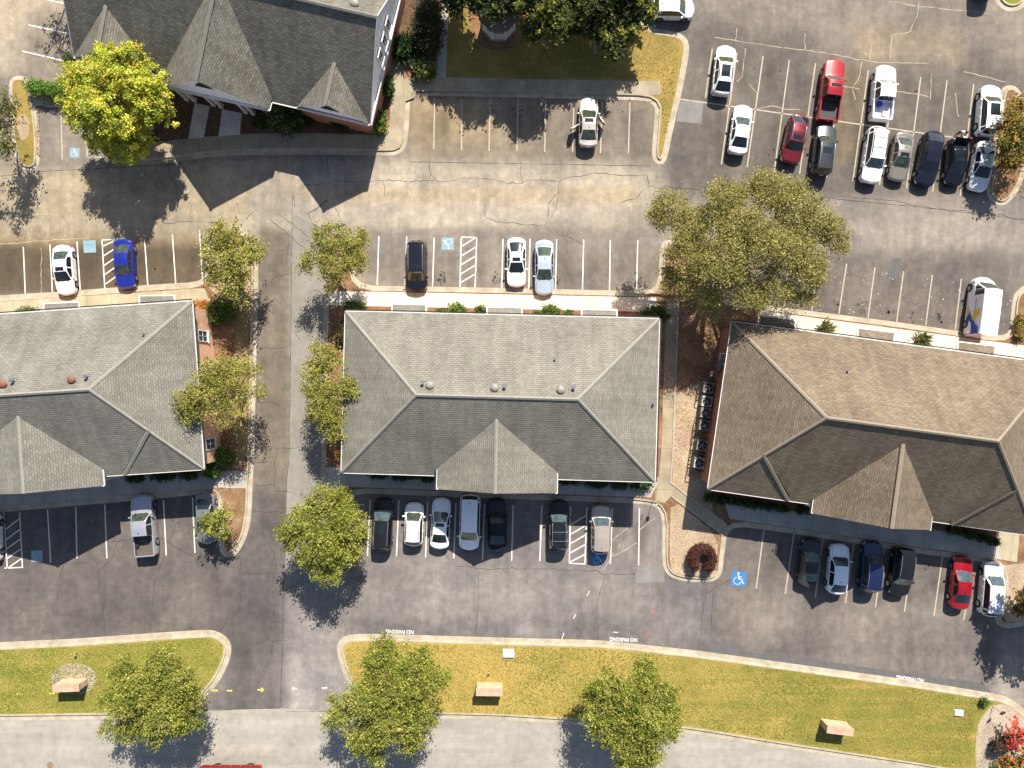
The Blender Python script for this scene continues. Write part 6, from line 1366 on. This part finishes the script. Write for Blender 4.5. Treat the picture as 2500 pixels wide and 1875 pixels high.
def inpoly(x, y, poly):
    ins = np.zeros(x.shape, bool); j = len(poly) - 1
    for i in range(len(poly)):
        (xi, yi), (xj, yj) = poly[i], poly[j]
        ins ^= ((yi > y) != (yj > y)) & (x < (xj - xi) * (y - yi) / (yj - yi + 1e-9) + xi); j = i
    return ins
def tufts():
    r = np.random.default_rng(9); P, K = [], []
    def nz(x, y, s, sd):
        q = np.random.default_rng(sd); v = 0
        for _ in range(9): a, b, ph = q.normal() / s, q.normal() / s, q.uniform(0, 6.28); v = v + np.sin(a * x + b * y + ph)
        return v / 3
    for poly, n, g, st, bias, z in [([(-60, 1590), (190, 1580), (500, 1558), (545, 1575), (540, 1600), (515, 1655), (470, 1715), (250, 1738), (-60, 1742)], 20000, (.15, .165, .03), (.29, .24, .07), -.05, .135),
        ([(842, 1590), (862, 1568), (1197, 1577), (1468, 1584), (1700, 1608), (2005, 1650), (2242, 1684), (2395, 1706), (2375, 1770), (2370, 1880), (2242, 1860), (2025, 1825), (1700, 1773), (1414, 1750), (1093, 1738), (900, 1730), (850, 1640)], 60000, (.15, .155, .03), (.34, .25, .07), .25, .135),
        ([(1095, -40), (1560, 20), (1600, 90), (1660, 95), (1655, 160), (1630, 330), (1620, 330), (1612, 192), (1095, 188)], 16000, (.14, .12, .025), (.32, .225, .07), .3, .135)]:
        xs_, ys_ = np.array(poly, float).T; x = r.uniform(xs_.min(), xs_.max(), n); y = r.uniform(ys_.min(), ys_.max(), n); m_ = inpoly(x, y, poly); x, y = x[m_], y[m_]
        k = (H - z) / H; P.append(np.stack([(x - 1250) / S * k, (937.5 - y) / S * k, np.full(x.shape, z)], 1))
        v = nz(x, y, 60, 1) + .8 * nz(x, y, 16, 2) + .6 * nz(x * .15, y, 5, 3) + bias - (x > 1500) * np.minimum((x - 1500) / 700, .8) * (poly[0][0] > 800) * (poly[0][1] > 800)
        v = v + .35 * np.sign(np.sin(y * .21 + .004 * x))
        t = np.clip(.5 + .32 * v + .10 * r.normal(size=x.shape), 0, 1)[:, None]; c = np.array(g) * (1 - t) + np.array(st) * t
        K.append(c * (1 + .09 * r.normal(size=(len(x), 1))))
    P = np.concatenate(P); K = np.clip(np.concatenate(K), .01, .6); N = len(P); a = r.uniform(0, 6.283, N); s = r.uniform(.03, .09, N)[:, None]
    t = np.stack([np.cos(a), np.sin(a), np.zeros(N)], 1) * s; up = np.stack([np.zeros(N), np.zeros(N), r.uniform(.02, .07, N)], 1); b = np.stack([-np.sin(a), np.cos(a), np.zeros(N)], 1) * s * .6
    q = np.stack([P - t, P - b + up * .4, P + t + up, P + b + up * .4], 1).reshape(-1, 3)
    me = bpy.data.meshes.new('grass_tufts'); me.vertices.add(N * 4); me.vertices.foreach_set('co', q.ravel().astype(np.float32)); me.loops.add(N * 4); me.loops.foreach_set('vertex_index', np.arange(N * 4)); me.polygons.add(N); me.polygons.foreach_set('loop_start', np.arange(N) * 4); me.update(calc_edges=True)
    ca = me.color_attributes.new('Col', 'FLOAT_COLOR', 'POINT'); ca.data.foreach_set('color', np.concatenate([np.repeat(K, 4, 0), np.ones((N * 4, 1))], 1).ravel().astype(np.float32)); me.materials.append(M['leafd'])
    o = bpy.data.objects.new('grass', me); COL.objects.link(o); tag(o, 'short patchy green and straw coloured grass on the lawns', 'grass', None, 'stuff')
tufts()
def stains():
    r = random.Random(4); vs, fs = [], []
    def rows(x0, y0, x1, y1, n, m, sp=14, sy=9):
        for i in range(n):
            t = (i + .5) / n
            if r.random() < .25: continue
            for _ in range(m):
                x = x0 + (x1 - x0) * t + r.gauss(0, sp * .5); y = y0 + (y1 - y0) * t + r.gauss(0, sy); c = W(x, y); rad = abs(r.gauss(.04, .05)) + .02; b = len(vs); q = 7
                for k in range(q): a = 6.283 * k / q; e = rad * r.uniform(.6, 1.3); vs.append((c.x + math.cos(a) * e, c.y + math.sin(a) * e * 1.2, .0055))
                fs.append(list(range(b, b + q)))
    rows(900, 678, 1600, 690, 10, 22); rows(0, 690, 490, 665, 7, 8); rows(1030, 265, 1570, 275, 8, 10); rows(1740, 160, 2340, 235, 9, 12); rows(1720, 350, 2310, 440, 9, 12); rows(1950, 735, 2320, 780, 6, 16)
    rows(900, 1255, 1600, 1275, 10, 10); rows(1850, 1330, 2300, 1390, 7, 8); rows(20, 1290, 460, 1260, 7, 8)
    o = mesh('oil_stain', vs, fs, plain('oil_drips', (.055, .047, .04), .7)); tag(o, 'dark oil drips on the asphalt of the parking bays', 'stains', None, 'stuff')
stains()
